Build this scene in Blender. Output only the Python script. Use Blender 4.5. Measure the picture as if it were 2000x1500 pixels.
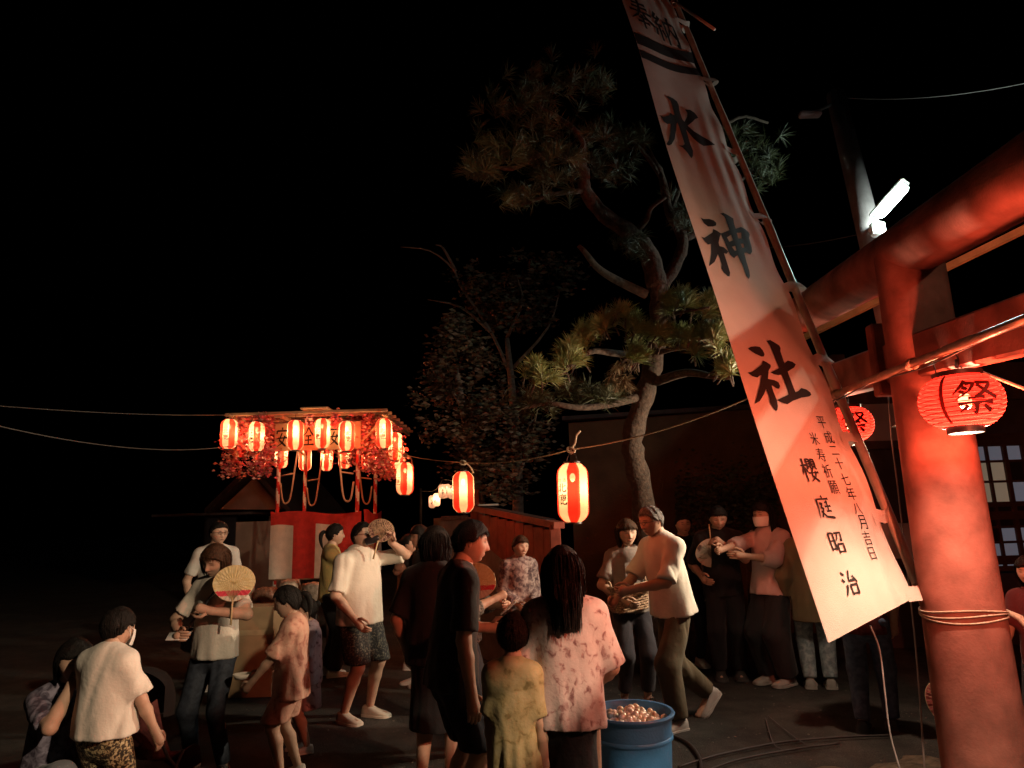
import bpy, bmesh, math, random
import numpy as np
from mathutils import Vector, Matrix
from mathutils.geometry import tessellate_polygon

random.seed(7); np.random.seed(7)
for o in list(bpy.data.objects): bpy.data.objects.remove(o)
SC = bpy.context.scene
COL = SC.collection
R = math.radians

# ------------------------------------------------------------------ camera
F = 1330.0                      # focal length in photo pixels (2000 px wide)
CAMH, PITCH, ROLL = 1.60, R(11.4), R(1.75)
cam = bpy.data.cameras.new('camera'); camo = bpy.data.objects.new('camera', cam); COL.objects.link(camo)
cam.sensor_width = 36.0; cam.lens = 36.0 * F / 2000.0; cam.clip_start = .05; cam.clip_end = 1000
CF = Vector((0, math.cos(PITCH), math.sin(PITCH)))
_r0 = Vector((1, 0, 0)); _u0 = Vector((0, -math.sin(PITCH), math.cos(PITCH)))
CR = _r0 * math.cos(ROLL) - _u0 * math.sin(ROLL)
CU = _r0 * math.sin(ROLL) + _u0 * math.cos(ROLL)
CP = Vector((0, 0, CAMH))
camo.matrix_world = Matrix(((CR.x, CU.x, -CF.x, 0), (CR.y, CU.y, -CF.y, 0), (CR.z, CU.z, -CF.z, CAMH), (0, 0, 0, 1)))
SC.camera = camo

# ------------------------------------------------------------------ sky, moonlight, exposure
w = bpy.data.worlds.new('World'); SC.world = w; w.use_nodes = True
nt = w.node_tree; bg = nt.nodes['Background']
sky = nt.nodes.new('ShaderNodeTexSky'); sky.sky_type = 'NISHITA'; sky.sun_disc = False
sky.sun_elevation = R(-8); sky.sun_rotation = R(200)
nt.links.new(sky.outputs[0], bg.inputs[0]); bg.inputs[1].default_value = .05
moon = bpy.data.lights.new('moonlight', 'SUN'); moon.energy = .0025; moon.angle = R(.5); moon.color = (.75, .85, 1)
moono = bpy.data.objects.new('moonlight', moon); COL.objects.link(moono); moono.rotation_euler = (R(50), 0, R(-150))
SC.view_settings.view_transform = 'Standard'; SC.view_settings.look = 'None'
SC.view_settings.exposure = 0; SC.view_settings.gamma = 1; SC.view_settings.use_curve_mapping = False
SC.cycles.use_denoising = True
SC.cycles.max_bounces = 6; SC.cycles.diffuse_bounces = 3; SC.cycles.transparent_max_bounces = 12
SC.cycles.sample_clamp_indirect = 4; SC.cycles.caustics_reflective = False; SC.cycles.caustics_refractive = False

def at(u, v, d):
    """photo pixel + distance along the lens axis -> point"""
    return CP + (CF + CR * ((u - 1000) / F) + CU * ((750 - v) / F)) * d
def atY(u, v, Y):
    k = CF + CR * ((u - 1000) / F) + CU * ((750 - v) / F)
    return CP + k * (Y / k.y)
def ground(u, v, z=0.0):
    k = CF + CR * ((u - 1000) / F) + CU * ((750 - v) / F)
    return CP + k * ((z - CAMH) / k.z)

def light(name, kind, loc, energy, color, radius=.04, parent=None, aim=None, size=None, blend=None):
    l = bpy.data.lights.new(name, kind); l.energy = energy; l.color = color
    if kind in ('POINT', 'SPOT'): l.shadow_soft_size = radius
    if kind == 'SPOT': l.spot_size = size; l.spot_blend = blend
    o = bpy.data.objects.new(name, l); COL.objects.link(o)
    o.location = Vector(loc) - (wloc(parent) if parent else Vector())
    if aim is not None: o.rotation_euler = (Vector(aim) - Vector(loc)).to_track_quat('-Z', 'Y').to_euler()
    if parent: o.parent = parent
    return o
def wloc(o):
    p = Vector(o.location)
    while o.parent: o = o.parent; p = p + Vector(o.location)
    return p

# ------------------------------------------------------------------ materials
MATS = {}
def mat(name, col, rough=.75, var=.18, scale=9, bump=0., bscale=90, metal=0., emit=0., spec=.4, attr=False, sheen=0.):
    if name in MATS: return MATS[name]
    m = bpy.data.materials.new(name); m.use_nodes = True; t = m.node_tree; b = t.nodes['Principled BSDF']
    tc = t.nodes.new('ShaderNodeTexCoord')
    n = t.nodes.new('ShaderNodeTexNoise'); n.inputs['Scale'].default_value = scale; n.inputs['Detail'].default_value = 5
    t.links.new(tc.outputs['Object'], n.inputs['Vector'])
    rp = t.nodes.new('ShaderNodeMapRange'); rp.inputs[1].default_value = .3; rp.inputs[2].default_value = .7
    rp.inputs[3].default_value = 1 - var; rp.inputs[4].default_value = 1 + var
    t.links.new(n.outputs[0], rp.inputs[0])
    mx = t.nodes.new('ShaderNodeVectorMath'); mx.operation = 'SCALE'
    if attr:
        a = t.nodes.new('ShaderNodeAttribute'); a.attribute_name = 'Col'; t.links.new(a.outputs['Color'], mx.inputs[0])
    else: mx.inputs[0].default_value = col[:3]
    t.links.new(rp.outputs[0], mx.inputs['Scale']); t.links.new(mx.outputs[0], b.inputs['Base Color'])
    b.inputs['Roughness'].default_value = rough; b.inputs['Metallic'].default_value = metal
    b.inputs['Specular IOR Level'].default_value = spec
    if sheen: b.inputs['Sheen Weight'].default_value = sheen
    if emit:
        b.inputs['Emission Color'].default_value = (*col[:3], 1); b.inputs['Emission Strength'].default_value = emit
    if bump:
        n2 = t.nodes.new('ShaderNodeTexNoise'); n2.inputs['Scale'].default_value = bscale; n2.inputs['Detail'].default_value = 4
        t.links.new(tc.outputs['Object'], n2.inputs['Vector'])
        bp = t.nodes.new('ShaderNodeBump'); bp.inputs['Strength'].default_value = bump; bp.inputs['Distance'].default_value = .02
        t.links.new(n2.outputs[0], bp.inputs['Height']); t.links.new(bp.outputs[0], b.inputs['Normal'])
    MATS[name] = m; return m
def ramp_mat(name, cols, kind='noise', scale=20, rough=.8, stretch=(1, 1, 1), bump=.2, detail=3):
    """cols: list of (pos, rgb)"""
    if name in MATS: return MATS[name]
    m = bpy.data.materials.new(name); m.use_nodes = True; t = m.node_tree; b = t.nodes['Principled BSDF']
    tc = t.nodes.new('ShaderNodeTexCoord'); mp = t.nodes.new('ShaderNodeMapping'); mp.inputs['Scale'].default_value = stretch
    t.links.new(tc.outputs['Object'], mp.inputs[0])
    if kind == 'voronoi':
        n = t.nodes.new('ShaderNodeTexVoronoi')
    elif kind == 'wave':
        n = t.nodes.new('ShaderNodeTexWave'); n.inputs['Distortion'].default_value = 1.5
    else:
        n = t.nodes.new('ShaderNodeTexNoise'); n.inputs['Detail'].default_value = detail; n.inputs['Distortion'].default_value = .6
    n.inputs['Scale'].default_value = scale; t.links.new(mp.outputs[0], n.inputs['Vector'])
    cr = t.nodes.new('ShaderNodeValToRGB'); e = cr.color_ramp.elements
    while len(e) < len(cols): e.new(.5)
    for k, (p, c) in enumerate(cols): e[k].position = p; e[k].color = (*c, 1)
    t.links.new(n.outputs[0], cr.inputs[0]); t.links.new(cr.outputs[0], b.inputs['Base Color'])
    b.inputs['Roughness'].default_value = rough
    bp = t.nodes.new('ShaderNodeBump'); bp.inputs['Strength'].default_value = bump; bp.inputs['Distance'].default_value = .01
    n2 = t.nodes.new('ShaderNodeTexNoise'); n2.inputs['Scale'].default_value = 60; t.links.new(tc.outputs['Object'], n2.inputs['Vector'])
    t.links.new(n2.outputs[0], bp.inputs['Height']); t.links.new(bp.outputs[0], b.inputs['Normal'])
    MATS[name] = m; return m
def paper_mat(name, col, trans, tint, rib=0):
    """thin lantern paper: diffuse + translucent, a little light goes straight through, tinted"""
    if name in MATS: return MATS[name]
    m = bpy.data.materials.new(name); m.use_nodes = True; t = m.node_tree
    for n in list(t.nodes):
        if n.type == 'BSDF_PRINCIPLED': t.nodes.remove(n)
    out = [n for n in t.nodes if n.type == 'OUTPUT_MATERIAL'][0]
    tc = t.nodes.new('ShaderNodeTexCoord'); n = t.nodes.new('ShaderNodeTexNoise'); n.inputs['Scale'].default_value = 40
    t.links.new(tc.outputs['Object'], n.inputs['Vector'])
    mr = t.nodes.new('ShaderNodeMapRange'); mr.inputs[3].default_value = .85; mr.inputs[4].default_value = 1.1
    t.links.new(n.outputs[0], mr.inputs[0])
    vm = t.nodes.new('ShaderNodeVectorMath'); vm.operation = 'SCALE'; vm.inputs[0].default_value = col
    t.links.new(mr.outputs[0], vm.inputs['Scale'])
    tr = t.nodes.new('ShaderNodeBsdfTranslucent'); df = t.nodes.new('ShaderNodeBsdfDiffuse'); tp = t.nodes.new('ShaderNodeBsdfTransparent')
    t.links.new(vm.outputs[0], tr.inputs[0]); t.links.new(vm.outputs[0], df.inputs[0]); tp.inputs[0].default_value = (*tint, 1)
    a = t.nodes.new('ShaderNodeMixShader'); a.inputs[0].default_value = .35
    t.links.new(tr.outputs[0], a.inputs[1]); t.links.new(df.outputs[0], a.inputs[2])
    b = t.nodes.new('ShaderNodeMixShader'); b.inputs[0].default_value = trans
    t.links.new(a.outputs[0], b.inputs[1]); t.links.new(tp.outputs[0], b.inputs[2]); t.links.new(b.outputs[0], out.inputs[0])
    MATS[name] = m; return m
def emit_mat(name, col, s):
    if name in MATS: return MATS[name]
    m = bpy.data.materials.new(name); m.use_nodes = True; b = m.node_tree.nodes['Principled BSDF']
    b.inputs['Base Color'].default_value = (*col, 1); b.inputs['Emission Color'].default_value = (*col, 1); b.inputs['Emission Strength'].default_value = s
    MATS[name] = m; return m

# ------------------------------------------------------------------ mesh helpers
def tag(o, label=None, cat=None, group=None, kind=None):
    if label: o['label'] = label
    if cat: o['category'] = cat
    if group: o['group'] = group
    if kind: o['kind'] = kind
    return o
def empty(name, loc, label=None, cat=None, group=None):
    o = bpy.data.objects.new(name, None); COL.objects.link(o); o.location = loc; o.empty_display_size = .1
    return tag(o, label, cat, group)
def perp(d):
    d = Vector(d).normalized(); a = Vector((0, 0, 1)) if abs(d.z) < .9 else Vector((1, 0, 0))
    x = d.cross(a).normalized(); return x, d.cross(x).normalized()
class MB:
    def __init__(s): s.v = []; s.f = []; s.m = []
    def add(s, v, f, m=0):
        n = len(s.v); s.v.extend([tuple(q) for q in v]); s.f.extend([tuple(i + n for i in q) for q in f]); s.m.extend([m] * len(f)); return s
    def box(s, c, size, ax=None, m=0, ch=0.):
        c = Vector(c); X, Y, Z = ax if ax else (Vector((1, 0, 0)), Vector((0, 1, 0)), Vector((0, 0, 1)))
        x, y, z = [q / 2 for q in size]
        if not ch:
            v = [c + X * (i * x) + Y * (j * y) + Z * (k * z) for k in (-1, 1) for j in (-1, 1) for i in (-1, 1)]
            return s.add(v, [(0, 2, 3, 1), (4, 5, 7, 6), (0, 1, 5, 4), (2, 6, 7, 3), (0, 4, 6, 2), (1, 3, 7, 5)], m)
        rings = []
        for k, e in ((-z, ch), (-z + ch, 0), (z - ch, 0), (z, ch)):
            a, b = x - e, y - e
            rings.append([c + X * p + Y * q + Z * k for p, q in ((-a, -b + ch), (-a + ch, -b), (a - ch, -b), (a, -b + ch), (a, b - ch), (a - ch, b), (-a + ch, b), (-a, b - ch))])
        v = [p for r in rings for p in r]
        f = [(r * 8 + i, r * 8 + (i + 1) % 8, (r + 1) * 8 + (i + 1) % 8, (r + 1) * 8 + i) for r in range(3) for i in range(8)]
        f += [tuple(range(7, -1, -1)), tuple(range(24, 32))]
        return s.add(v, f, m)
    def bar(s, a, b, wd, th, up=(0, 0, 1), m=0, ch=0.):
        a, b = Vector(a), Vector(b); d = (b - a); L = d.length; d.normalize(); y = Vector(up).cross(d).normalized(); z = d.cross(y)
        return s.box((a + b) / 2, (L, wd, th), (d, y, z), m, ch)
    def tube(s, pts, rad, seg=8, m=0, cap=True):
        pts = [Vector(p) for p in pts]; n = len(pts)
        if not hasattr(rad, '__len__'): rad = [rad] * n
        v = []; x = None
        for i, p in enumerate(pts):
            d = (pts[min(i + 1, n - 1)] - pts[max(i - 1, 0)]).normalized()
            if x is None: x, y = perp(d)
            else:
                x = (x - d * x.dot(d)).normalized(); y = d.cross(x)
            for k in range(seg):
                t = 2 * math.pi * k / seg; v.append(p + (x * math.cos(t) + y * math.sin(t)) * rad[i])
        f = [(i * seg + k, i * seg + (k + 1) % seg, (i + 1) * seg + (k + 1) % seg, (i + 1) * seg + k) for i in range(n - 1) for k in range(seg)]
        if cap: f += [tuple(range(seg - 1, -1, -1)), tuple(range((n - 1) * seg, n * seg))]
        return s.add(v, f, m)
    def lathe(s, prof, c, seg=24, m=0, cap=False, mfun=None):
        c = Vector(c); v = []
        for r, z in prof:
            for k in range(seg):
                t = 2 * math.pi * k / seg; v.append(c + Vector((r * math.sin(t), -r * math.cos(t), z)))
        n = len(prof)
        for i in range(n - 1):
            for k in range(seg):
                s.f.append(tuple(q + len(s.v) for q in (i * seg + k, i * seg + (k + 1) % seg, (i + 1) * seg + (k + 1) % seg, (i + 1) * seg + k)))
                s.m.append(mfun(k) if mfun else m)
        if cap:
            s.f.append(tuple(len(s.v) + q for q in range(seg - 1, -1, -1))); s.m.append(m)
            s.f.append(tuple(len(s.v) + q for q in range((n - 1) * seg, n * seg))); s.m.append(m)
        s.v.extend([tuple(q) for q in v]); return s
    def ell(s, c, rad, ax=None, seg=12, rings=8, m=0):
        c = Vector(c); X, Y, Z = ax if ax else (Vector((1, 0, 0)), Vector((0, 1, 0)), Vector((0, 0, 1)))
        v = []
        for i in range(rings + 1):
            t = math.pi * i / rings
            for k in range(seg):
                a = 2 * math.pi * k / seg
                v.append(c + X * (rad[0] * math.sin(t) * math.cos(a)) + Y * (rad[1] * math.sin(t) * math.sin(a)) + Z * (rad[2] * math.cos(t)))
        f = [(i * seg + k, (i + 1) * seg + k, (i + 1) * seg + (k + 1) % seg, i * seg + (k + 1) % seg) for i in range(rings) for k in range(seg)]
        return s.add(v, f, m)
    def build(s, name, mats, parent=None, smooth=True, loc=None, col=None, auto=None):
        me = bpy.data.meshes.new(name)
        v = np.array(s.v, dtype=float).reshape(-1, 3)
        if parent is not None: off = np.array(wloc(parent))
        elif loc is not None: off = np.array(loc)
        else:
            off = np.array([(v[:, 0].min() + v[:, 0].max()) / 2, (v[:, 1].min() + v[:, 1].max()) / 2, v[:, 2].min()])
        me.from_pydata((v - off).tolist(), [], s.f)
        for q in (mats if isinstance(mats, (list, tuple)) else [mats]): me.materials.append(q)
        me.polygons.foreach_set('material_index', s.m)
        if smooth: me.polygons.foreach_set('use_smooth', [True] * len(s.f))
        if smooth and auto: me.set_sharp_from_angle(angle=R(auto))
        if col is not None:
            at_ = me.color_attributes.new('Col', 'FLOAT_COLOR', 'POINT'); at_.data.foreach_set('color', np.asarray(col, dtype=np.float32).ravel())
        me.update()
        o = bpy.data.objects.new(name, me); COL.objects.link(o)
        if parent is not None: o.parent = parent
        else: o.location = off
        return o
def copy_tree(o, parent=None):
    c = o.copy(); COL.objects.link(c); c.parent = parent
    for ch in [q for q in bpy.data.objects if q.parent is o]: copy_tree(ch, c)
    return c
def bez(p0, p1, p2, n):
    p0, p1, p2 = map(Vector, (p0, p1, p2)); return [p0 * (1 - t) ** 2 + p1 * (2 * t * (1 - t)) + p2 * t * t for t in [i / n for i in range(n + 1)]]
def sag(a, b, s, n=14):
    a, b = Vector(a), Vector(b); return [a.lerp(b, i / n) - Vector((0, 0, 4 * s * (i / n) * (1 - i / n))) for i in range(n + 1)]
def spline(pts, per=4):
    """Catmull-Rom through points"""
    P = [Vector(p) for p in pts]; P = [P[0] * 2 - P[1]] + P + [P[-1] * 2 - P[-2]]; out = []
    for i in range(1, len(P) - 2):
        for k in range(per):
            t = k / per; a, b, c, d = P[i - 1:i + 3]
            out.append(.5 * ((2 * b) + (c - a) * t + (2 * a - 5 * b + 4 * c - d) * t * t + (3 * b - a - 3 * c + d) * t ** 3))
    out.append(P[-2]); return out

# ------------------------------------------------------------------ brush lettering (0..100 grid, y down)
BR = {
 '庭': [[(50,2),(56,12)],[(12,18),(92,15)],[(16,18),(14,55),(4,96)],[(80,25),(58,33)],[(54,48),(94,45)],[(74,31),(73,66)],[(58,67),(90,65)],[(26,36),(42,34),(30,54),(44,53),(22,90)],[(24,66),(50,88),(99,93)]],
 '昭': [[(8,14),(8,86)],[(8,14),(36,13),(36,84)],[(8,46),(36,45)],[(8,78),(36,77)],[(46,14),(92,12),(86,46),(76,42)],[(66,14),(60,34),(44,50)],[(50,60),(50,96)],[(50,60),(90,58),(88,94)],[(50,90),(88,89)]],
 '治': [[(8,8),(22,20)],[(2,34),(16,46)],[(4,94),(14,80),(28,56)],[(60,3),(44,42),(90,38)],[(76,22),(97,50)],[(46,58),(48,96)],[(46,58),(90,56),(86,94)],[(48,90),(86,89)]],
 '奉': [[(22,16),(78,13)],[(18,30),(82,27)],[(6,46),(94,43)],[(50,1),(48,46)],[(48,30),(36,56),(4,78)],[(54,44),(70,62),(98,76)],[(34,66),(68,64)],[(26,80),(74,78)],[(50,54),(50,100)]],
 '納': [[(22,3),(8,24),(26,26)],[(34,14),(10,46),(38,44)],[(24,46),(24,96)],[(10,58),(3,84)],[(34,58),(43,78)],[(52,24),(52,99)],[(52,24),(96,22),(94,94),(83,88)],[(74,1),(72,40),(56,72)],[(74,42),(90,68)]],
 '櫻': [[(1,32),(36,29)],[(20,1),(20,99)],[(18,36),(1,72)],[(22,38),(36,60)],[(42,4),(42,35)],[(42,4),(62,4),(62,35)],[(42,14),(62,14)],[(42,24),(62,24)],[(42,34),(62,34)],[(46,36),(38,47)],[(58,36),(65,46)],[(72,4),(72,35)],[(72,4),(93,4),(93,35)],[(72,14),(93,14)],[(72,24),(93,24)],[(72,34),(93,34)],[(76,36),(68,47)],[(88,36),(97,46)],[(66,46),(54,74),(90,98)],[(84,54),(74,78),(40,99)],[(36,63),(100,59)]],
 '祭': [[(34,4),(4,44)],[(32,13),(52,13),(38,36),(8,60)],[(25,24),(35,31)],[(17,34),(27,41)],[(56,12),(92,11),(72,38),(50,54)],[(58,18),(74,38),(100,58)],[(34,57),(70,55)],[(12,71),(90,69)],[(52,70),(52,99),(42,94)],[(34,78),(14,95)],[(68,78),(90,95)]],
 '北': [[(30,6),(30,94)],[(4,36),(30,34)],[(0,86),(32,66)],[(58,4),(58,80),(66,88),(96,86),(96,70)],[(94,26),(60,46)]],
 '鹿': [[(52,0),(56,11)],[(14,14),(96,12)],[(18,14),(16,50),(0,99)],[(28,30),(90,28),(88,46)],[(28,46),(88,45)],[(46,20),(46,46)],[(68,20),(68,46)],[(32,58),(50,55)],[(34,48),(34,94),(52,84)],[(90,53),(60,66)],[(60,48),(60,86),(68,95),(98,93),(98,78)]],
 '安': [[(50,0),(51,12)],[(10,18),(8,34)],[(10,18),(92,17),(86,32)],[(48,28),(28,66),(78,98)],[(70,44),(54,78),(12,99)],[(4,56),(97,53)]],
 '全': [[(50,1),(34,30),(2,54)],[(50,1),(68,28),(98,52)],[(28,48),(72,46)],[(24,70),(76,68)],[(50,48),(50,92)],[(8,93),(93,92)]],
}
def brush_polys(ch, wd=9.5):
    """each stroke as a quad ribbon outline with swelling ends; returns list of polygons in 0..1, y up"""
    out = []
    for st in BR[ch]:
        P = [Vector((x, -y)) for x, y in st]
        pts = []
        for i in range(len(P) - 1):
            for k in range(4): pts.append(P[i].lerp(P[i + 1], k / 4))
        pts.append(P[-1]); n = len(pts); L = []; Rr = []
        horiz = abs(P[-1].y - P[0].y) < abs(P[-1].x - P[0].x) * .35 and len(P) == 2
        for i, p in enumerate(pts):
            d = (pts[min(i + 1, n - 1)] - pts[max(i - 1, 0)]).normalized(); q = Vector((-d.y, d.x)); t = i / (n - 1)
            ww = wd * (.62 if horiz else .9) * (1 + .35 * (1 - t) ** 6)
            if horiz: ww *= 1 + .75 * t ** 5
            elif P[-1].y < P[0].y and P[-1].x < P[0].x - 8: ww *= 1 - .75 * t ** 2
            elif P[-1].x > P[0].x + 10: ww *= .75 + .6 * t - (.5 if t > .98 else 0)
            L.append(p + q * ww / 2); Rr.append(p - q * ww / 2)
        for i in range(n - 1): out.append([L[i] / 100, L[i + 1] / 100, Rr[i + 1] / 100, Rr[i] / 100])
    return [[Vector((p.x, p.y + 1)) for p in q] for q in out]
_FC = {}
def font_tris(ch, bold=.0):
    if ch in _FC: return _FC[ch]
    c = bpy.data.curves.new('glyph', 'FONT'); c.body = ch; c.offset = bold; c.resolution_u = 3
    o = bpy.data.objects.new('glyph', c); COL.objects.link(o); bpy.context.view_layer.update()
    me = bpy.data.meshes.new_from_object(o.evaluated_get(bpy.context.evaluated_depsgraph_get()))
    v = np.array([q.co[:2] for q in me.vertices]); f = [tuple(p.vertices) for p in me.polygons]
    lo, hi = v.min(0), v.max(0); s = max(hi - lo); v = (v - (lo + hi) / 2) / s + .5
    bpy.data.objects.remove(o); bpy.data.meshes.remove(me); _FC[ch] = (v, f); return _FC[ch]
def glyph(ch, wd=9.5):
    """2-D verts (0..1) and faces of one character"""
    if ch in BR:
        v, f = [], []
        for q in brush_polys(ch, wd):
            n = len(v); v += [tuple(p) for p in q]; f.append(tuple(range(n, n + len(q))))
        return np.array(v), f
    return font_tris(ch)
# ================================================================== lamps of the place that stand outside the frame
FLOOD = Vector((4.5, -1.5, 4.5)); FLOOD_AIM = Vector((-4.4, 3.7, 1.2)); FLOOD_E = 2100
fl = empty('flood_lamp', (FLOOD.x + .3, FLOOD.y - .3, 0), 'warm flood lamp on a tall pole behind the camera, lighting the festival ground', 'lamp')
fd = (FLOOD_AIM - FLOOD).normalized(); fx, fy = perp(fd)
MB().tube([(FLOOD.x + .3, FLOOD.y - .3, 0), (FLOOD.x + .3, FLOOD.y - .3, FLOOD.z + .1), (FLOOD.x + .22, FLOOD.y - .24, FLOOD.z + .12)], .045, 12).build('pole', mat('lamp_stand', (.05, .05, .055), .5), fl)
MB().tube([FLOOD - fd * .03, FLOOD - fd * .05, FLOOD - fd * .14, FLOOD - fd * .26], [.12, .11, .07, .05], 20).build('reflector', mat('lamp_housing', (.4, .4, .38), .4, metal=.6), fl, auto=40)
light('flood_lamp_beam', 'SPOT', FLOOD, FLOOD_E, (1, .75, .49), .08, fl, FLOOD_AIM, R(82), 1.0)

# ================================================================== ground
def ground_mat():
    m = mat('asphalt', (.036, .032, .028), .9, .35, .9, .9, 150)
    t = m.node_tree; b = t.nodes['Principled BSDF']; src = b.inputs['Base Color'].links[0].from_socket
    tc = t.nodes.new('ShaderNodeTexCoord')
    v = t.nodes.new('ShaderNodeTexNoise'); v.inputs['Scale'].default_value = 170; v.inputs['Detail'].default_value = 3; t.links.new(tc.outputs['Object'], v.inputs['Vector'])
    n = t.nodes.new('ShaderNodeTexNoise'); n.inputs['Scale'].default_value = 3.2; n.inputs['Detail'].default_value = 8; n.inputs['Roughness'].default_value = .7; t.links.new(tc.outputs['Object'], n.inputs['Vector'])
    a = t.nodes.new('ShaderNodeMapRange'); a.inputs[1].default_value = .35; a.inputs[2].default_value = .7; a.inputs[3].default_value = .45; a.inputs[4].default_value = 1.7; t.links.new(v.outputs[0], a.inputs[0])
    c = t.nodes.new('ShaderNodeMapRange'); c.inputs[1].default_value = .35; c.inputs[2].default_value = .65; c.inputs[3].default_value = .55; c.inputs[4].default_value = 1.5; t.links.new(n.outputs[0], c.inputs[0])
    mm = t.nodes.new('ShaderNodeMath'); mm.operation = 'MULTIPLY'; t.links.new(a.outputs[0], mm.inputs[0]); t.links.new(c.outputs[0], mm.inputs[1])
    sc_ = t.nodes.new('ShaderNodeVectorMath'); sc_.operation = 'SCALE'; t.links.new(src, sc_.inputs[0]); t.links.new(mm.outputs[0], sc_.inputs['Scale']); t.links.new(sc_.outputs[0], b.inputs['Base Color'])
    return m
g = MB()
N = 60; xs = np.concatenate([np.linspace(-200, -14, 8), np.linspace(-13, 13, N), np.linspace(14, 200, 8)]); ys = np.concatenate([np.linspace(-60, -3, 6), np.linspace(-2, 20, N), np.linspace(22, 400, 8)])
vv = [(x, y, 0.012 * math.sin(x * 1.7 + y) * math.cos(y * 1.1 - x * .6)) for y in ys for x in xs]; nx = len(xs)
g.add(vv, [(j * nx + i, j * nx + i + 1, (j + 1) * nx + i + 1, (j + 1) * nx + i) for j in range(len(ys) - 1) for i in range(nx - 1)])
tag(g.build('ground', ground_mat(), loc=(0, 0, 0)), kind='structure')
# soil verge beside the gate, ragged stony edge
s = MB(); n = 34; rows = []
for j in range(7):
    row = []
    for i in range(n):
        t = i / (n - 1); c = atY(1330, 1500, 4.0).lerp(ground(1990, 1440), t) if False else Vector((1.0 + 2.2 * t, 4.62 + .35 * t + .06 * math.sin(t * 21) + .04 * math.sin(t * 47), 0))
        k = j / 6; h = .07 * math.sin(math.pi * min(1, k * 1.4)) ** .6 + random.uniform(-.012, .014) * (0 < k < 1)
        row.append((c.x + random.uniform(-.02, .02), c.y - k * 1.5 + random.uniform(-.02, .02), h - .01 if j in (0, 6) else h))
    rows += row
s.add(rows, [(j * n + i, (j + 1) * n + i, (j + 1) * n + i + 1, j * n + i + 1) for j in range(6) for i in range(n - 1)])
tag(s.build('soil_verge', mat('soil', (.10, .075, .05), .95, .5, 14, .9, 40), smooth=False), kind='structure')

# ================================================================== torii gate (right)
VERM = mat('vermilion_paint', (.245, .092, .070), .95, .40, 5, .12, 70, spec=.1)
PX, PY = 2.4056, 3.8808
tor = empty('torii_gate', (PX, PY, 0), 'large vermilion shrine gate of round pillars and crossbeams at right', 'shrine gate')
def pillar(x, y, top):
    prof = [(.208, 0), (.206, .25), (.198, 1.0), (.190, 2.0), (.182, top)]
    MB().lathe([(.29, 0), (.29, .10), (.265, .14), (.0, .141)], (x, y, 0), 32).build('plinth', mat('plinth_stone', (.22, .2, .19), .9, .3, 12, .5), tor, auto=40)
    return MB().lathe(prof, (x, y, 0), 40).build('pillar', VERM, tor)
KA, KB = at(1600, 594, 5.64), at(2000, 348, 2.99)
kd = (KB - KA).normalized()
pillar(PX, PY, KA.z + (KB.z - KA.z) * ((PY - KA.y) / (KB.y - KA.y)) - .02)
pillar(PX + kd.x / kd.y * -3.6 * -1 * -1, PY - 3.6, 2.72)
b = MB(); a, c = KA - kd * .42, KB + kd * 3.1
b.tube([a, a + kd * .004, a.lerp(c, .3), a.lerp(c, .6), c], [.155, .165, .168, .168, .165], 36).build('top_beam', VERM, tor, auto=50)
NA, NB = at(1640, 742, 5.15), at(2000, 636, 2.99); nd = (NB - NA).normalized()
MB().bar(NA - nd * .15, NB + nd * 2.6, .13, .25, ch=.012).build('tie_beam', VERM, tor, auto=30)
pj = NA + nd * ((PY - NA.y) / nd.y)
for sgn in (-1, 1):
    wq = pj - nd * (.30 * sgn)
    if sgn > 0: MB().bar(wq - Vector((.02, 0, .20)), wq + Vector((-.02, 0, .26)), .20, .085, up=(0, 1, 0), ch=.01).build('wedge', VERM, tor, auto=30)
# rope lashed round the pillar and its loose end
b = MB()
for k in range(3):
    z = 1.02 + k * .022; b.tube([(PX + .204 * math.sin(t), PY - .204 * math.cos(t), z + .012 * math.sin(t * 2 + k)) for t in [2 * math.pi * i / 40 for i in range(41)]], .0045, 6)
b.tube([(PX + .2, PY - .05, 1.05), (PX + .235, PY - .1, 1.02), (PX + .265, PY - .13, .93)], [.012, .02, .006], 8)
b.build('binding_rope', mat('rope', (.42, .30, .22), .9, .3, 60), tor)

# ---------------------------------------------------------------- carrying pipe with the round lanterns
pipe_a, pipe_b = at(1500, 823, 6.1), at(2060, 600, 2.55)
pipe_c = pipe_b + (pipe_b - pipe_a).normalized() * .9
pipe = empty('lantern_pole', pipe_a.lerp(pipe_b, .5), 'long thin pole lashed across the gate pillar carrying the round red lanterns', 'pole')
PIPE = mat('weathered_pole', (.33, .2, .13), .35, .35, 14, .2, 40)
b = MB(); pts = [pipe_a.lerp(pipe_c, i / 24) for i in range(25)]
b.tube(pts, [.021 + (.004 if i % 4 == 0 else 0) for i in range(25)], 14).build('shaft', PIPE, pipe)
b = MB(); b.tube([p + Vector((.0, -.012, -.028 - .012 * math.sin(i))) for i, p in enumerate(pts)], .005, 6).build('cable', mat('black_cable', (.03, .025, .025), .5), pipe)
for t in (.42, .70):
    p = pipe_a.lerp(pipe_b, t); b = MB(); dx, dy = perp(pipe_b - pipe_a)
    dd = (pipe_b - pipe_a).normalized()
    b.tube([p + dd * (k * .0012) + (dx * math.cos(k * .5) + dy * math.sin(k * .5)) * .029 for k in range(40)], .004, 5).build('lashing', mat('rope', 0), pipe)

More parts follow.
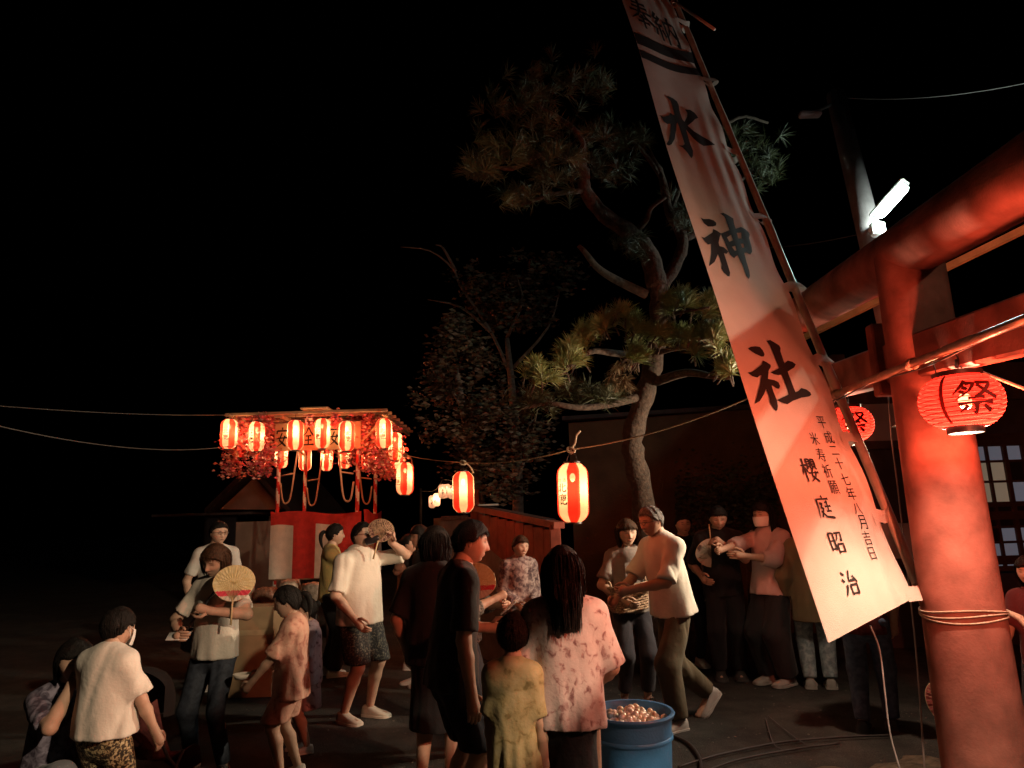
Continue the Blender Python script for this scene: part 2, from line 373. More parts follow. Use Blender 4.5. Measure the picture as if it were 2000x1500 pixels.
RED_P = paper_mat('red_lantern_paper', (.21, .006, .004), .55, (1.0, .26, .18))
BLK = mat('lantern_black', (.02, .017, .016), .45)
INK = mat('ink', (.012, .008, .008), .8, .1)
def round_lantern(loc, label, power, rz=0, dia=.365, h=.255, hang=.14):
    o = empty('round_lantern', loc, label, 'lantern', 'round red lanterns on the gate pole'); loc = Vector(loc)
    prof = []; n = 48; nrib = 12
    for i in range(n + 1):
        t = -1 + 2 * i / n; r = dia / 2 * math.sqrt(max(0, 1 - (abs(t) * .86) ** 2.2)); r -= .0035 * abs(math.sin(math.pi * nrib * (t + 1) / 2)) ** .5 - .0035
        prof.append((r, t * h / 2))
    MB().lathe(prof, loc, 48).build('paper_shade', RED_P, o)
    b = MB()
    for i in range(nrib + 1):
        t = -1 + 2 * i / nrib; r = dia / 2 * math.sqrt(max(0, 1 - (abs(t) * .86) ** 2.2)) + .002
        b.tube([loc + Vector((r * math.sin(q), r * math.cos(q), t * h / 2)) for q in [2 * math.pi * k / 40 for k in range(41)]], (.0022), 4, cap=False)
    b.build('rib_hoops', mat('hoop_dark_red', (.16, .012, .01), .8), o)  # dark red hoops round the paper
    r0 = prof[-1][0]
    MB().lathe([(r0 + .006, h / 2 - .008), (r0 + .01, h / 2 + .018), (r0 - .006, h / 2 + .018), (r0 - .006, h / 2 - .008)], loc, 40).build('top_ring', BLK, o, auto=40)
    MB().lathe([(r0 * .8, -h / 2 - .03), (r0 * .8, -h / 2 + .006), (r0 * .74, -h / 2 + .006), (r0 * .74, -h / 2 - .03)], loc, 40).build('bottom_ring', BLK, o, auto=40)
    b = MB(); top = loc + Vector((0, 0, h / 2 + .015))
    b.tube(spline([top + Vector((-r0, 0, 0)), top + Vector((-r0 * 1.02, 0, hang * .5)), top + Vector((-r0 * .5, 0, hang * .75)), top + Vector((0, 0, hang)), top + Vector((r0 * .25, 0, hang * .72)), top + Vector((r0 * .3, 0, hang * .3)), top + Vector((r0 * .22, 0, 0))]), .003, 6)
    b.tube([top + Vector((0, 0, hang)), top + Vector((.02, 0, hang * .5)), top + Vector((.0, 0, -.05))], .0035, 6)
    b.tube([top + Vector((.012, 0, hang * .5)), top + Vector((.006, 0, hang * .2))], .009, 8)
    b.build('hanger_wire', BLK, o)
    # brushed character on the paper, wrapped on its surface
    for a0 in (R(-15) + rz, R(165) + rz):
        v, f = glyph('祭', 11); V = []
        for x, y in v:
            zz = (y - .5) * h * .64; t = 2 * zz / h; r = dia / 2 * math.sqrt(max(0, 1 - (abs(t) * .86) ** 2.2)) + .0045
            an = a0 + (x - .5) * 1.05; V.append(loc + Vector((r * math.sin(an), -r * math.cos(an), zz)))
        MB().add(V, f).build('lettering', mat('lantern_ink', (.10, .008, .006), .9), o, smooth=False)
        # the dark vertical rule printed beside the character
        V = []; nseg = 20
        for i in range(nseg + 1):
            zz = (-.5 + i / nseg) * h * .92; t = 2 * zz / h; r = dia / 2 * math.sqrt(max(0, 1 - (abs(t) * .86) ** 2.2)) + .004
            for an in (a0 - .80, a0 - .70): V.append(loc + Vector((r * math.sin(an), -r * math.cos(an), zz)))
        MB().add(V, [(2 * i, 2 * i + 1, 2 * i + 3, 2 * i + 2) for i in range(nseg)]).build('printed_rule', mat('rule_ink', (.30, .015, .01), .9), o)
    MB().ell(loc + Vector((.02, 0, .0)), (.03, .03, .042), seg=16, rings=10).build('bulb', emit_mat('bulb_glow', (1, .78, .52), 14), o)
    light('lantern_bulb', 'POINT', loc + Vector((.02, 0, -.075)), power, (1, .70, .48), .03, o)
    return o
L1 = at(1877, 784, 3.36); round_lantern(L1, 'big oval red paper lantern with one character in front of the pillar', 118, R(0))
L2 = at(1655, 829, 5.2); round_lantern(L2, 'round red lantern half hidden behind the tall banner pole', 95, R(5))
L_FILL = pipe_b + (pipe_b - pipe_a).normalized() * .30 + Vector((-.03, 0, -.36)); round_lantern(L_FILL, 'added red fill lantern at the near end of the gate pole, outside the frame', 420, R(0))  # unseen lantern added to throw red light on banner, pillar and near people

# ================================================================== tall dedication banner and its pole
W_B = .9
bBR = at(1780, 1168, 4.14 * W_B); bw = -(CR * .8 + CU * .046 + CF * .6); bw.normalize()
bE = at(1350, 105, 7.9 * W_B) - bBR; bLen = bE.length; bE.normalize()
bN = bE.cross(bw).normalized()
if bN.dot(CP - bBR) < 0: bN = -bN
def bpt(s, t, lift=0.):
    """s metres leftwards from the pole edge, t metres up from the hem"""
    q = min(1, s / .25)
    wv = .008 * math.sin(t * 2.1 + s * 3) * q + .004 * math.sin(s * 9 + t * 1.3) + .0048 * math.sin(s * 34 + 2.2 * math.sin(t * 1.4)) * (0.22 + .78 * math.exp(-((s - .12) / .2) ** 2)) * (.45 + .55 * math.sin(t * 1.9 + 1)) + .010 * math.sin(t * 1.1 + 1) * s
    wv += .012 * math.cos(t * 2 * math.pi / .735) * math.exp(-s / .12)
    return bBR + bw * s + bE * t + bN * (wv + lift)
_bm = np.array([[bw.dot(bw), bw.dot(bE)], [bE.dot(bw), bE.dot(bE)]])
def bpx(u, v):
    """photo pixel -> banner (s,t)"""
    k = CF + CR * ((u - 1000) / F) + CU * ((750 - v) / F); d = (bBR - CP).dot(bN) / k.dot(bN); q = CP + k * d - bBR
    return np.linalg.solve(_bm, np.array([q.dot(bw), q.dot(bE)]))
ban = empty('shrine_banner', bBR + Vector((0, 0, -.2)), 'tall white cloth banner with big black brush characters, leaning across the sky', 'banner')
BT = bLen * 1.27
b = MB(); ni, nj = 60, 220
b.add([bpt(W_B * i / ni, BT * j / nj) for j in range(nj + 1) for i in range(ni + 1)], [(j * (ni + 1) + i, j * (ni + 1) + i + 1, (j + 1) * (ni + 1) + i + 1, (j + 1) * (ni + 1) + i) for j in range(nj) for i in range(ni)])
CLOTH = mat('banner_cloth', (.56, .47, .42), .9, .06, 5, .25, 160)
_t = CLOTH.node_tree; _p = _t.nodes['Principled BSDF']; _o = [n for n in _t.nodes if n.type == 'OUTPUT_MATERIAL'][0]
_tr = _t.nodes.new('ShaderNodeBsdfTranslucent'); _tr.inputs[0].default_value = (.62, .55, .48, 1); _mx = _t.nodes.new('ShaderNodeMixShader'); _mx.inputs[0].default_value = .12
_t.links.new(_p.outputs[0], _mx.inputs[1]); _t.links.new(_tr.outputs[0], _mx.inputs[2]); _t.links.new(_mx.outputs[0], _o.inputs[0])
b.build('cloth', CLOTH, ban)
# folded hems, slightly proud
b = MB()
for s0, s1 in ((W_B - .035, W_B + .003),):
    b.add([bpt(s, BT * j / 160, .004) for j in range(161) for s in (s0, s1)], [(2 * j, 2 * j + 1, 2 * j + 3, 2 * j + 2) for j in range(160)])
b.add([bpt(W_B * i / 40, t, .0045) for t in (-.004, .06) for i in range(41)], [(i, i + 1, 42 + i, 41 + i) for i in range(40)])
b.build('hem', CLOTH, ban)
def ink_mesh(polys, name, lift=.005, maxe=.03):
    bm = bmesh.new()
    for P in polys:
        vs = [bm.verts.new((p[0], p[1], 0)) for p in P]
        if len(P) <= 4: bm.faces.new(vs)
        else:
            for tri in tessellate_polygon([[Vector((p[0], p[1], 0)) for p in P]]):
                try: bm.faces.new([vs[i] for i in tri])
                except ValueError: pass
    for _ in range(4):
        e = [x for x in bm.edges if x.calc_length() > maxe]
        if not e: break
        bmesh.ops.subdivide_edges(bm, edges=e, cuts=1); bmesh.ops.triangulate(bm, faces=[f for f in bm.faces if len(f.verts) > 3])
    bm.verts.index_update()
    m = MB().add([bpt(v.co.x, v.co.y, lift) for v in bm.verts], [tuple(v.index for v in f.verts) for f in bm.faces]); bm.free()
    return m.build(name, INK, ban)
def traced(x0, y0, sc, polys): ink_mesh([[bpx(x0 + x / sc, y0 + y / sc) for x, y in P] for P in polys], 'lettering')
traced(1280, 180, 11.11, [
 [(245,95),(280,75),(400,125),(480,185),(520,260),(535,370),(570,490),(600,570),(660,640),(700,720),(680,790),(720,930),(780,1130),(830,1260),(825,1370),(800,1420),(770,1390),(700,1280),(610,1180),(525,1130),(620,1135),(655,1110),(640,1050),(590,900),(530,720),(490,620),(440,490),(370,250),(330,170)],
 [(100,490),(180,535),(310,490),(340,435),(400,470),(445,490),(520,560),(510,640),(475,660),(470,800),(435,1000),(370,1110),(310,1145),(250,1110),(310,1020),(345,850),(350,665),(270,680),(200,630),(150,550)],
 [(650,360),(760,375),(850,440),(905,510),(930,560),(870,580),(810,640),(715,710),(840,840),(1000,950),(1150,1050),(1290,1165),(1040,1170),(950,1110),(840,1000),(750,880),(680,790),(640,700),(650,620),(700,520),(705,440)]])
traced(1360, 410, 10.714, [
 [(88,150),(150,190),(260,195),(350,230),(405,285),(400,340),(340,358),(240,350),(160,280)],
 [(100,560),(165,585),(250,530),(330,480),(345,410),(420,450),(500,510),(475,580),(455,700),(470,770),(560,800),(650,890),(610,940),(560,920),(620,1100),(690,1330),(680,1410),(640,1400),(560,1320),(515,1240),(520,1160),(470,1000),(440,935),(410,1020),(370,1100),(255,1190),(290,1030),(310,880),(305,710),(240,730),(180,670)],
 [(480,95),(540,85),(650,140),(750,200),(765,300),(800,410),(850,600),(920,760),(985,910),(1020,1050),(1100,1300),(1110,1400),(1085,1460),(1030,1400),(960,1200),(850,980),(800,800),(740,640),(660,430),(600,250),(560,160)],
 [(500,510),(660,450),(820,410),(910,380),(1000,420),(1090,480),(1110,530),(1090,580),(1000,560),(920,490),(830,500),(700,545),(620,595),(530,600)],
 [(500,510),(620,590),(720,790),(800,900),(840,960),(770,1030),(690,960),(640,860),(560,660)],
 [(920,490),(1090,480),(1110,530),(1090,600),(1150,800),(1160,880),(1120,945),(1040,905),(990,800),(930,600)],
 [(640,695),(740,660),(840,620),(940,615),(1000,620),(1000,715),(910,725),(800,770),(720,790)],
 [(730,890),(810,870),(910,815),(1000,805),(1050,905),(985,910),(850,970),(780,1000)]])
traced(1450, 655, 9.68, [
 [(90,260),(150,225),(240,215),(320,225),(380,290),(412,360),(400,405),(350,410),(230,355)],
 [(95,710),(165,700),(270,630),(360,560),(375,480),(450,510),(530,560),(530,600),(490,680),(475,830),(600,850),(680,885),(712,960),(690,1010),(650,1010),(545,950),(570,1050),(640,1220),(660,1340),(650,1420),(620,1440),(580,1400),(510,1280),(500,1180),(435,1020),(400,1120),(320,1250),(230,1300),(270,1150),(330,920),(350,770),(330,760),(270,808),(180,780)],
 [(455,105),(530,85),(620,130),(710,180),(735,230),(730,290),(800,500),(870,690),(930,860),(1010,1070),(1010,1120),(880,1120),(850,1000),(750,750),(690,600),(570,300),(520,190)],
 [(535,705),(690,620),(820,510),(870,465),(960,490),(1020,540),(990,600),(880,670),(750,740),(680,755),(590,740)],
 [(640,1230),(880,1115),(1010,1070),(1060,1050),(1120,990),(1210,1020),(1280,1080),(1300,1130),(1260,1155),(1120,1175),(960,1235),(850,1305),(780,1290)]])
for ch, u, v, sz in [('平',1604,825,.098),('成',1617,855,.098),('二',1627,881,.085),('十',1636,907,.088),('七',1647,938,.088),('年',1658,966,.092),('八',1670,996,.082),('月',1680,1022,.092),('吉',1689,1053,.088),('日',1699,1083,.078),
                     ('米',1590,857,.098),('寿',1602,889,.098),('祈',1614,921,.098),('願',1626,953,.1),('櫻',1580,919,.185),('庭',1607,992,.178),('昭',1631,1060,.165),('治',1657,1140,.165),('奉',1250,30,.36),('納',1298,60,.36)]:
    s0, t0 = bpx(u, v); gv, gf = glyph(ch, 10); sx = 1.15 if ch in BR else .95; sz = sz * (.8 if ch in BR and ch not in '奉納' else .9)
    ink_mesh([[(s0 - (gv[i][0] - .5) * sz * sx * .95, t0 + (gv[i][1] - .5) * sz * (1.95 if ch in '奉納' else 1.05) - (gv[i][0] - .5) * sz * .16) for i in q] for q in gf], 'lettering', lift=.005, maxe=.03)
# two dark printed bands near the top
def band(uvs):
    P = [bpx(u, v) for u, v in uvs]; b = MB(); n = 30
    for i in range(n + 1):
        s = -0.0 + W_B * i / n; tt = i / n
        hi = P[0][1] * (1 - tt) + P[1][1] * tt; lo = P[2][1] * (1 - tt) + P[3][1] * tt; bow = .05 * math.sin(math.pi * tt)
        b.v += [tuple(bpt(s, hi - bow, .005)), tuple(bpt(s, lo - bow, .005))]
    b.f = [(2 * i, 2 * i + 1, 2 * i + 3, 2 * i + 2) for i in range(n)]; b.m = [0] * n
    b.build('printed_band', INK, ban)
band([(1338, 100), (1226, 62), (1350, 121), (1235, 86)])
band([(1352, 131), (1241, 98), (1364, 148), (1243, 113)])
# pole: slightly tapering bamboo beyond the right edge, crossbar at the top, cloth loops
pol = empty('banner_pole', bBR, 'pale pole carrying the tall banner, its foot lashed to the pillar', 'pole')
POLE = mat('bamboo', (.62, .50, .42), .5, .2, 8, .15, 40)
pe = -bw * .165
pts = [bBR + pe * (1 - .1 * k / 30) + bE * (-.09 + (BT + .5) * k / 30) - bN * .02 for k in range(31)]
MB().tube(pts, [.029 - .003 * k / 30 + (.004 if k % 6 == 0 else 0) for k in range(31)], 18).build('shaft', POLE, pol)
tk = bpx(1325, 8)[1]
cb0 = bpt(-.12, tk, .03); cb1 = at(1395, 57, 6.1)
b = MB().tube([cb0 - (cb1 - cb0) * .12, cb1], [.016, .013], 10); b.build('cross_stick', POLE, pol)
b = MB()
for k in range(9): b.tube([bpt(-.09 + .04 * math.cos(q), tk + .02 * math.sin(q * 2 + k) + (k - 4) * .006, .03 * math.sin(q)) for q in [2 * math.pi * i / 16 for i in range(17)]], .006, 5)
b.build('knot', mat('rope', 0), pol)
for j in range(9):
    uv = [(1772, 1170), (1722, 1012), (1652, 857), (1597, 703), (1545, 560), (1486, 420), (1432, 290), (1383, 158), (1335, 42)][j]
    t0 = bpx(uv[0] - 10, uv[1])[1]; b = MB(); n = 14
    prof = [(.07, .006), (.01, .007), (-.05, .012), (-.12, .02)] + [(-.165 - .036 * math.sin(q), -.02 + .038 * math.cos(q)) for q in np.linspace(0, math.pi, 9)] + [(-.08, -.035), (.0, -.012)]
    V = []
    for dt in (-.04, 0, .04):
        for s_, l_ in prof: V.append(bpt(s_, t0 + dt + .012 * math.sin(s_ * 30 + j), l_))
    m_ = len(prof); b.add(V, [(r * m_ + i, r * m_ + i + 1, (r + 1) * m_ + i + 1, (r + 1) * m_ + i) for r in range(2) for i in range(m_ - 1)])
    b.build('cloth_loop', CLOTH, ban)

# ================================================================== striped paper lanterns
WHITE_P = paper_mat('white_lantern_paper', (.66, .50, .34), .5, (1.0, .70, .48))
STRIPE_P = paper_mat('striped_lantern_red_paper', (.60, .030, .016), .5, (1.0, .24, .14))
def lantern_shape(h=.47, dia=.25, stripes=True, text=True, rows=66, seg=48):
    """returns parts as MB relative to the lantern's own centre"""
    def rad(t):
        t = abs(t); return dia / 2 * (1 - .52 * max(0, (t - .58) / .42) ** 2.4)
    prof = [(rad(-1 + 2 * i / rows) + .0012 * math.cos(i * math.pi), (-1 + 2 * i / rows) * h / 2) for i in range(rows + 1)]
    shade = MB().lathe(prof, (0, 0, 0), seg, mfun=(lambda k: 0 if ((k * 8 / seg + .5) // 1) % 2 == 0 else 1) if stripes else (lambda k: 0))
    r0 = prof[-1][0]
    caps = [MB().lathe([(r0 + .003, h / 2 - .004), (r0 + .005, h / 2 + .012), (r0 - .008, h / 2 + .012), (r0 - .008, h / 2 - .004)], (0, 0, 0), 28),
            MB().lathe([(r0 - .008, -h / 2 + .004), (r0 - .008, -h / 2 - .01), (r0 + .005, -h / 2 - .01), (r0 + .003, -h / 2 + .004)], (0, 0, 0), 28)]
    tx = MB()
    if text:
        for a0 in (0, math.pi):
            for ch, zc, sz, dx in (('地', .095, .03, -.022), ('酒', .095, .03, .022), ('北', .035, .078, 0), ('鹿', -.055, .085, 0)):
                v, f = glyph(ch, 13); V = []
                for x, y in v:
                    zz = zc * h / .47 + (y - .5) * sz; an = a0 + (dx + (x - .5) * sz) / (dia / 2); r = rad(2 * zz / h) + .003
                    V.append((r * math.sin(an), -r * math.cos(an), zz))
                tx.add(V, f)
            tx_ = tx
        seams = MB()
        for k in range(8):
            an = (k + .5) * math.pi / 4
            V = []
            for i in range(25):
                zz = (-.5 + i / 24) * h * .985; r = rad(2 * zz / h) + .0022
                for d in (-.006, .006): V.append((r * math.sin(an + d), -r * math.cos(an + d), zz))
            seams.add(V, [(2 * i, 2 * i + 1, 2 * i + 3, 2 * i + 2) for i in range(24)])
        return shade, caps, tx, seams
    return shade, caps, None, None
LSH = None
def striped_lantern(loc, label, power, alpha=0., hang=.12, group='striped festival lanterns', h=.47, cat='lantern', bow=True, bulb_z=.07):
    global LSH
    o = bpy.data.objects.new('striped_lantern', None); COL.objects.link(o); o.location = loc; o.empty_display_size = .1
    tag(o, label, cat, group); o.rotation_euler = (random.uniform(-.02, .02), random.uniform(-.02, .02), alpha); o.scale = [h / .47] * 3
    if LSH is None:
        sh, caps, tx, seams = lantern_shape()
        mk = lambda nm, m, mt, sm=True: m.build(nm, mt, loc=(0, 0, 0), smooth=sm, auto=60 if nm != 'paper_shade' else None)
        LSH = [mk('paper_shade', sh, [WHITE_P, STRIPE_P]), mk('top_ring', caps[0], BLK), mk('bottom_ring', caps[1], BLK), mk('lettering', tx, INK, False), mk('seam_lines', seams, mat('seam_ink', (.12, .02, .015), .9))]
        hg = MB(); r0 = .06
        hg.tube(spline([(-r0, 0, .245), (-r0 * .8, 0, .28), (0, 0, .235 + .10), (r0 * .8, 0, .28), (r0, 0, .245)]), .003, 6)
        LSH.append(mk('hanger_wire', hg, BLK)); LSH.append(mk('bulb', MB().ell((0, 0, .12), (.024, .024, .034), seg=12, rings=8), emit_mat('bulb_glow_small', (1, .80, .52), 7)))
        for q in LSH: q.parent = o
        parts = LSH
    else:
        parts = []
        for q in LSH:
            c = q.copy(); COL.objects.link(c); c.parent = o; parts.append(c)
    if power:
        l = bpy.data.lights.new('lantern_bulb', 'POINT'); l.energy = power; l.color = (1, .64, .36); l.shadow_soft_size = .022
        lo = bpy.data.objects.new('lantern_bulb', l); COL.objects.link(lo); lo.location = (0.004, 0, .03); lo.parent = o
    return o
# the three strung over the crowd
STR = [(1119, 962, 5.45, -47, 'nearest striped paper lantern strung over the crowd, below the pine'), (905, 961, 7.9, -86, 'middle striped lantern of the three on the rope across the street'), (791, 935, 9.9, -45, 'farthest striped lantern on the rope, just right of the festival tower')]
ROPEP = []
for u, v, d, al, lb in STR:
    p = at(u, v, d); striped_lantern(p, lb, 11.5, R(al)); ROPEP.append(p + Vector((0, 0, .345)))
rope_end = at(1490, 765, 4.9); tower_end = at(752, 868, 10.3)
ROPE_M = mat('pale_rope', (.42, .33, .22), .9, .3, 80)
path = sag(rope_end, ROPEP[0], .06, 10)[:-1] + sag(ROPEP[0], ROPEP[1], .05, 10)[:-1] + sag(ROPEP[1], ROPEP[2], .02, 8)[:-1] + sag(ROPEP[2], tower_end, .0, 4)
tag(MB().tube(path, .0055, 6).build('lantern_rope', ROPE_M), 'thin pale rope carrying the three striped lanterns', 'rope')
for k, p in enumerate(ROPEP):
    b = MB(); s = [1, 1.1, 1.2][k]
    for q in range(3): b.tube([p + Vector((.03 * s * math.cos(a + q), .02 * math.sin(a), -.005 + .022 * s * math.sin(a * 1 + q * .7))) for a in np.linspace(0, 6.28, 14)], .008 * s, 6)
    b.tube(spline([p, p + Vector((.035, 0, .05)), p + Vector((.05, 0, .11)), p + Vector((.085, 0, .15))]) if k == 0 else spline([p, p + Vector((.05, 0, -.02)), p + Vector((.10, 0, -.08)), p + Vector((.12, 0, -.3 if k == 2 else -.13))]), .009 * s, 6)
    b.tube([p, p - Vector((0, 0, .04))], .006, 6)
    tag(b.build('rope_knot', ROPE_M), ['white rope knot with upright tail above the nearest strung lantern', 'bow-shaped rope knot above the middle strung lantern', 'rope knot with a long hanging tail above the farthest strung lantern'][k], 'rope knot')

# ================================================================== festival tower
TY = 10.55; TX = atY(622, 1000, TY).x
def ty(v, Y=TY): return atY(622, v, Y).z
def tx(u, v=900, Y=TY): return atY(u, v, Y).x
TW = empty('festival_tower', (TX, TY, 0), 'festival drum tower with lattice top and red and white curtain', 'festival tower')
WOODR = mat('tower_wood', (.42, .26, .15), .75, .25, 9, .3, 30)
xl, xr = tx(545), tx(699); yb = TY + 1.35
zc = ty(997); zt = ty(812); zboard0, zboard1 = ty(880), ty(826)
def wrapped(name, p, q, r=.03, turns=9):
    b = MB(); p, q = Vector(p), Vector(q); n = 64; seg = 12; v = []
    for i in range(n + 1):
        for k in range(seg):
            a = 2 * math.pi * k / seg; c = p.lerp(q, i / n); v.append(c + Vector((math.cos(a), math.sin(a), 0)) * r)
    for i in range(n):
        for k in range(seg):
            b.f.append((i * seg + k, i * seg + (k + 1) % seg, (i + 1) * seg + (k + 1) % seg, (i + 1) * seg + k)); b.m.append(int(((i / n * turns + k / seg) * 2) // 1) % 2)
    b.v = [tuple(x) for x in v]; return b.build(name, [mat('red_cloth', (.60, .04, .03), .85, .15, 12, .2), mat('cream_cloth', (.75, .64, .52), .85, .12, 10, .2)], TW)
for x, y in ((xl, TY), (xr, TY), (xl, yb), (xr, yb)): wrapped('post', (x, y, .02), (x, y, zboard0 + .3))
# bent pipe rails each side of the posts
b = MB()
for x, y, s in ((xl, TY, 1), (xr, TY, -1), (xl, yb, 1), (xr, yb, -1)):
    b = MB(); z1 = zboard0 + .02; z0 = zc + .12
    b.tube(spline([(x + s * .05, y - .04, z0 + .30), (x + s * .09, y - .04, z0 + .05), (x + s * .15, y - .04, z0), (x + s * .21, y - .04, z0 + .1), (x + s * .26, y - .04, z0 + .5), (x + s * .30, y - .04, z1)]), .014, 8)
    b.tube([(x + s * .06, y - .04, z0 + .42), (x + s * .25, y - .04, z0 + .45)], .012, 8)
    b.build('pipe_rail', mat('rail_paint', (.45, .27, .17), .5, .2), TW)
# stage deck and skirt
MB().box(((xl + xr) / 2, (TY + yb) / 2, .87), (xr - xl + .1, 1.45, .05)).build('deck', WOODR, TW, smooth=False)
def curtain(p, q, z0, z1, band_z, nst, off):
    b = MB(); n = nst * 8; p, q = Vector(p), Vector(q); d = (q - p).normalized(); nrm = Vector((d.y, -d.x, 0)); rows = [z1 + .0, (z1 + band_z) / 2, band_z, (band_z + z0) / 2, z0]
    for j, z in enumerate(rows):
        for i in range(n + 1):
            t = i / n; wv = .018 * math.sin(i * .85 + off) * (j / 4) + .012 * math.sin(i * .33 + j * .5)
            c = p.lerp(q, t) + nrm * (.03 + wv); b.v.append((c.x, c.y, z + (.03 * math.sin(t * math.pi * 2 + off) - .03 if j == 0 else (.012 * math.sin(i * .5) if j < 3 else 0))))
    for j in range(4):
        for i in range(n):
            b.f.append((j * (n + 1) + i, j * (n + 1) + i + 1, (j + 1) * (n + 1) + i + 1, (j + 1) * (n + 1) + i)); b.m.append(0 if j < 2 else ((i // 8) + 1) % 2 if off == 0 else (i // 8) % 2)
    return b.build('curtain', [mat('red_cloth', 0), mat('cream_cloth', 0)], TW)
zband, zc0 = ty(1024), ty(1128)
curtain((xl - .06, TY - .05, 0), (xr + .08, TY - .05, 0), zc0, zc, zband, 4, 0); curtain((xr + .08, TY - .05, 0), (xr + .08, yb + .05, 0), zc0, zc, zband, 4, 1); curtain((xl - .06, yb + .05, 0), (xl - .06, TY - .05, 0), zc0, zc, zband, 4, 2)
# sign board
MB().box(((xl + xr) / 2, TY - .06, (zboard0 + zboard1) / 2), (xr - xl + .12, .025, zboard1 - zboard0), ch=.005).build('sign_board', mat('sign_wood', (.50, .33, .19), .8, .2, 8, .2), TW, smooth=False)
for ch, u in (('安', 553), ('全', 604), ('安', 655)):
    v, f = glyph(ch, 11); MB().add([(tx(u) + (x - .5) * .2, TY - .077, (zboard0 + zboard1) / 2 + (y - .5) * .3) for x, y in v], f).build('lettering', INK, TW, smooth=False)
MB().bar((xr + .07, TY - .05, zboard0 + .02), (xr + .42, TY + .35, zboard0 - .1), .02, .12).build('side_board', mat('sign_wood', 0), TW, smooth=False)
# lattice roof of slats on two carriers
fx0, fx1 = tx(440, 810, TY - .35), tx(757, 810, TY - .35); fy0, fy1 = TY - .35, TY + 2.25
for k in range(8):
    y = fy0 + (fy1 - fy0) * k / 7; MB().box(((fx0 + fx1) / 2, y, zt + (.012 if k else 0)), (fx1 - fx0, .05, .045), ch=.006).build('roof_slat', WOODR, TW, smooth=False)
for k in range(4):
    x = fx0 + .08 + (fx1 - fx0 - .16) * k / 3; MB().box((x, (fy0 + fy1) / 2, zt - .05), (.05, fy1 - fy0, .05), ch=.006).build('roof_beam', WOODR, TW, smooth=False)
for k in range(4):
    y = TY + .35 * k; MB().box((tx(715), y, zt - .02 - .0 * k), (.75, .04, .07)).build('ladder_slat', WOODR, TW, smooth=False) if False else None
for x, y in ((xl, TY), (xr, TY), (xl, yb), (xr, yb)):
    s = -1 if x == xl else 1
    MB().bar((x, y, zboard0 + .05), (x + s * .5, y - .25, zt - .06), .035, .035).build('brace', WOODR, TW, smooth=False)
# straw mat lying on the roof
MB().box((tx(625), fy0 + .2, zt + .06), (.42, .5, .035), ch=.01).build('roof_mat', mat('straw', (.5, .36, .2), .9, .3, 30, .4), TW, auto=40)
# artificial blossom garlands hanging from the roof edge: one thing each, leaves too small to pick apart
LEAF_A = mat('garland_pink', (.66, .14, .18), .6, .35, 14); LEAF_B = mat('garland_rust', (.55, .17, .11), .6, .35, 14); LEAF_C = mat('garland_pale', (.70, .40, .33), .6, .25, 14)
def garland(x, y, length, label, wid=.16, dens=820, mtl=None):
    o = empty('blossom_garland', (x, y, zt - length), label, 'garland', 'blossom garlands on the tower roof'); b = MB()
    st = [Vector((x + .03 * math.sin(k * .9 + x * 9), y, zt - length * k / 10)) for k in range(11)]
    MB().tube(st, .006, 5).build('stem', mat('stem', (.12, .06, .03), .9), o)
    for k in range(int(dens * length)):
        t = random.random(); c = Vector((x, y, zt - t * length)) + Vector((random.gauss(0, wid * .55 * (.6 + .7 * t)), random.gauss(0, wid * .4), random.gauss(0, .02)))
        s = random.uniform(.022, .042); a = Vector((random.gauss(0, 1), random.gauss(0, 1), random.gauss(0, 1))).normalized(); q, r = perp(a)
        b.add([c - q * s, c - r * s * .6 + a * s * .2, c + q * s, c + r * s * .6 + a * s * .2], [(0, 1, 2, 3)], random.choice((0, 0, 1, 1, 2)))
    lv = b.build('leaves', [LEAF_A, LEAF_B, LEAF_C], o, smooth=False); lv['kind'] = 'stuff'
GL = [(468, .30, .55, 'pink blossom garland by the tower roof corner, left end'), (487, .16, .62, 'broad rust blossom garland hanging left of the tower sign board'), (510, .05, .95, 'long drooping blossom garland below the left lanterns of the tower'), (524, .30, .75, 'dense dark blossom garland at the left edge of the sign board'),
      (455, .55, .9, 'ragged pale blossom garland under the leftmost tower lanterns'), (604, .05, .20, 'short bright pink garland between the tower lanterns over the sign'), (654, .05, .24, 'short pink garland between second and third sign lanterns'), (562, .5, .2, 'thin garland tucked above the left sign lantern'),
      (703, .6, .36, 'pink garland strand crossing the right roof slats of the tower'), (722, .3, .9, 'thick rust garland hanging left of the right corner lantern'), (748, .5, 1.0, 'long full garland below the right corner lantern of the tower'), (768, 1.2, .95, 'far garland on the right side edge of the tower roof'), (690, .5, .75, 'wiry garland hanging by the right tower post'), (645, 1.2, .5, 'small garland at the back of the tower roof')]
for u, dy, ln, lb in GL: garland(tx(u, 850, fy0 + dy), fy0 + dy, ln, lb, .07 if ln < .5 else .16)
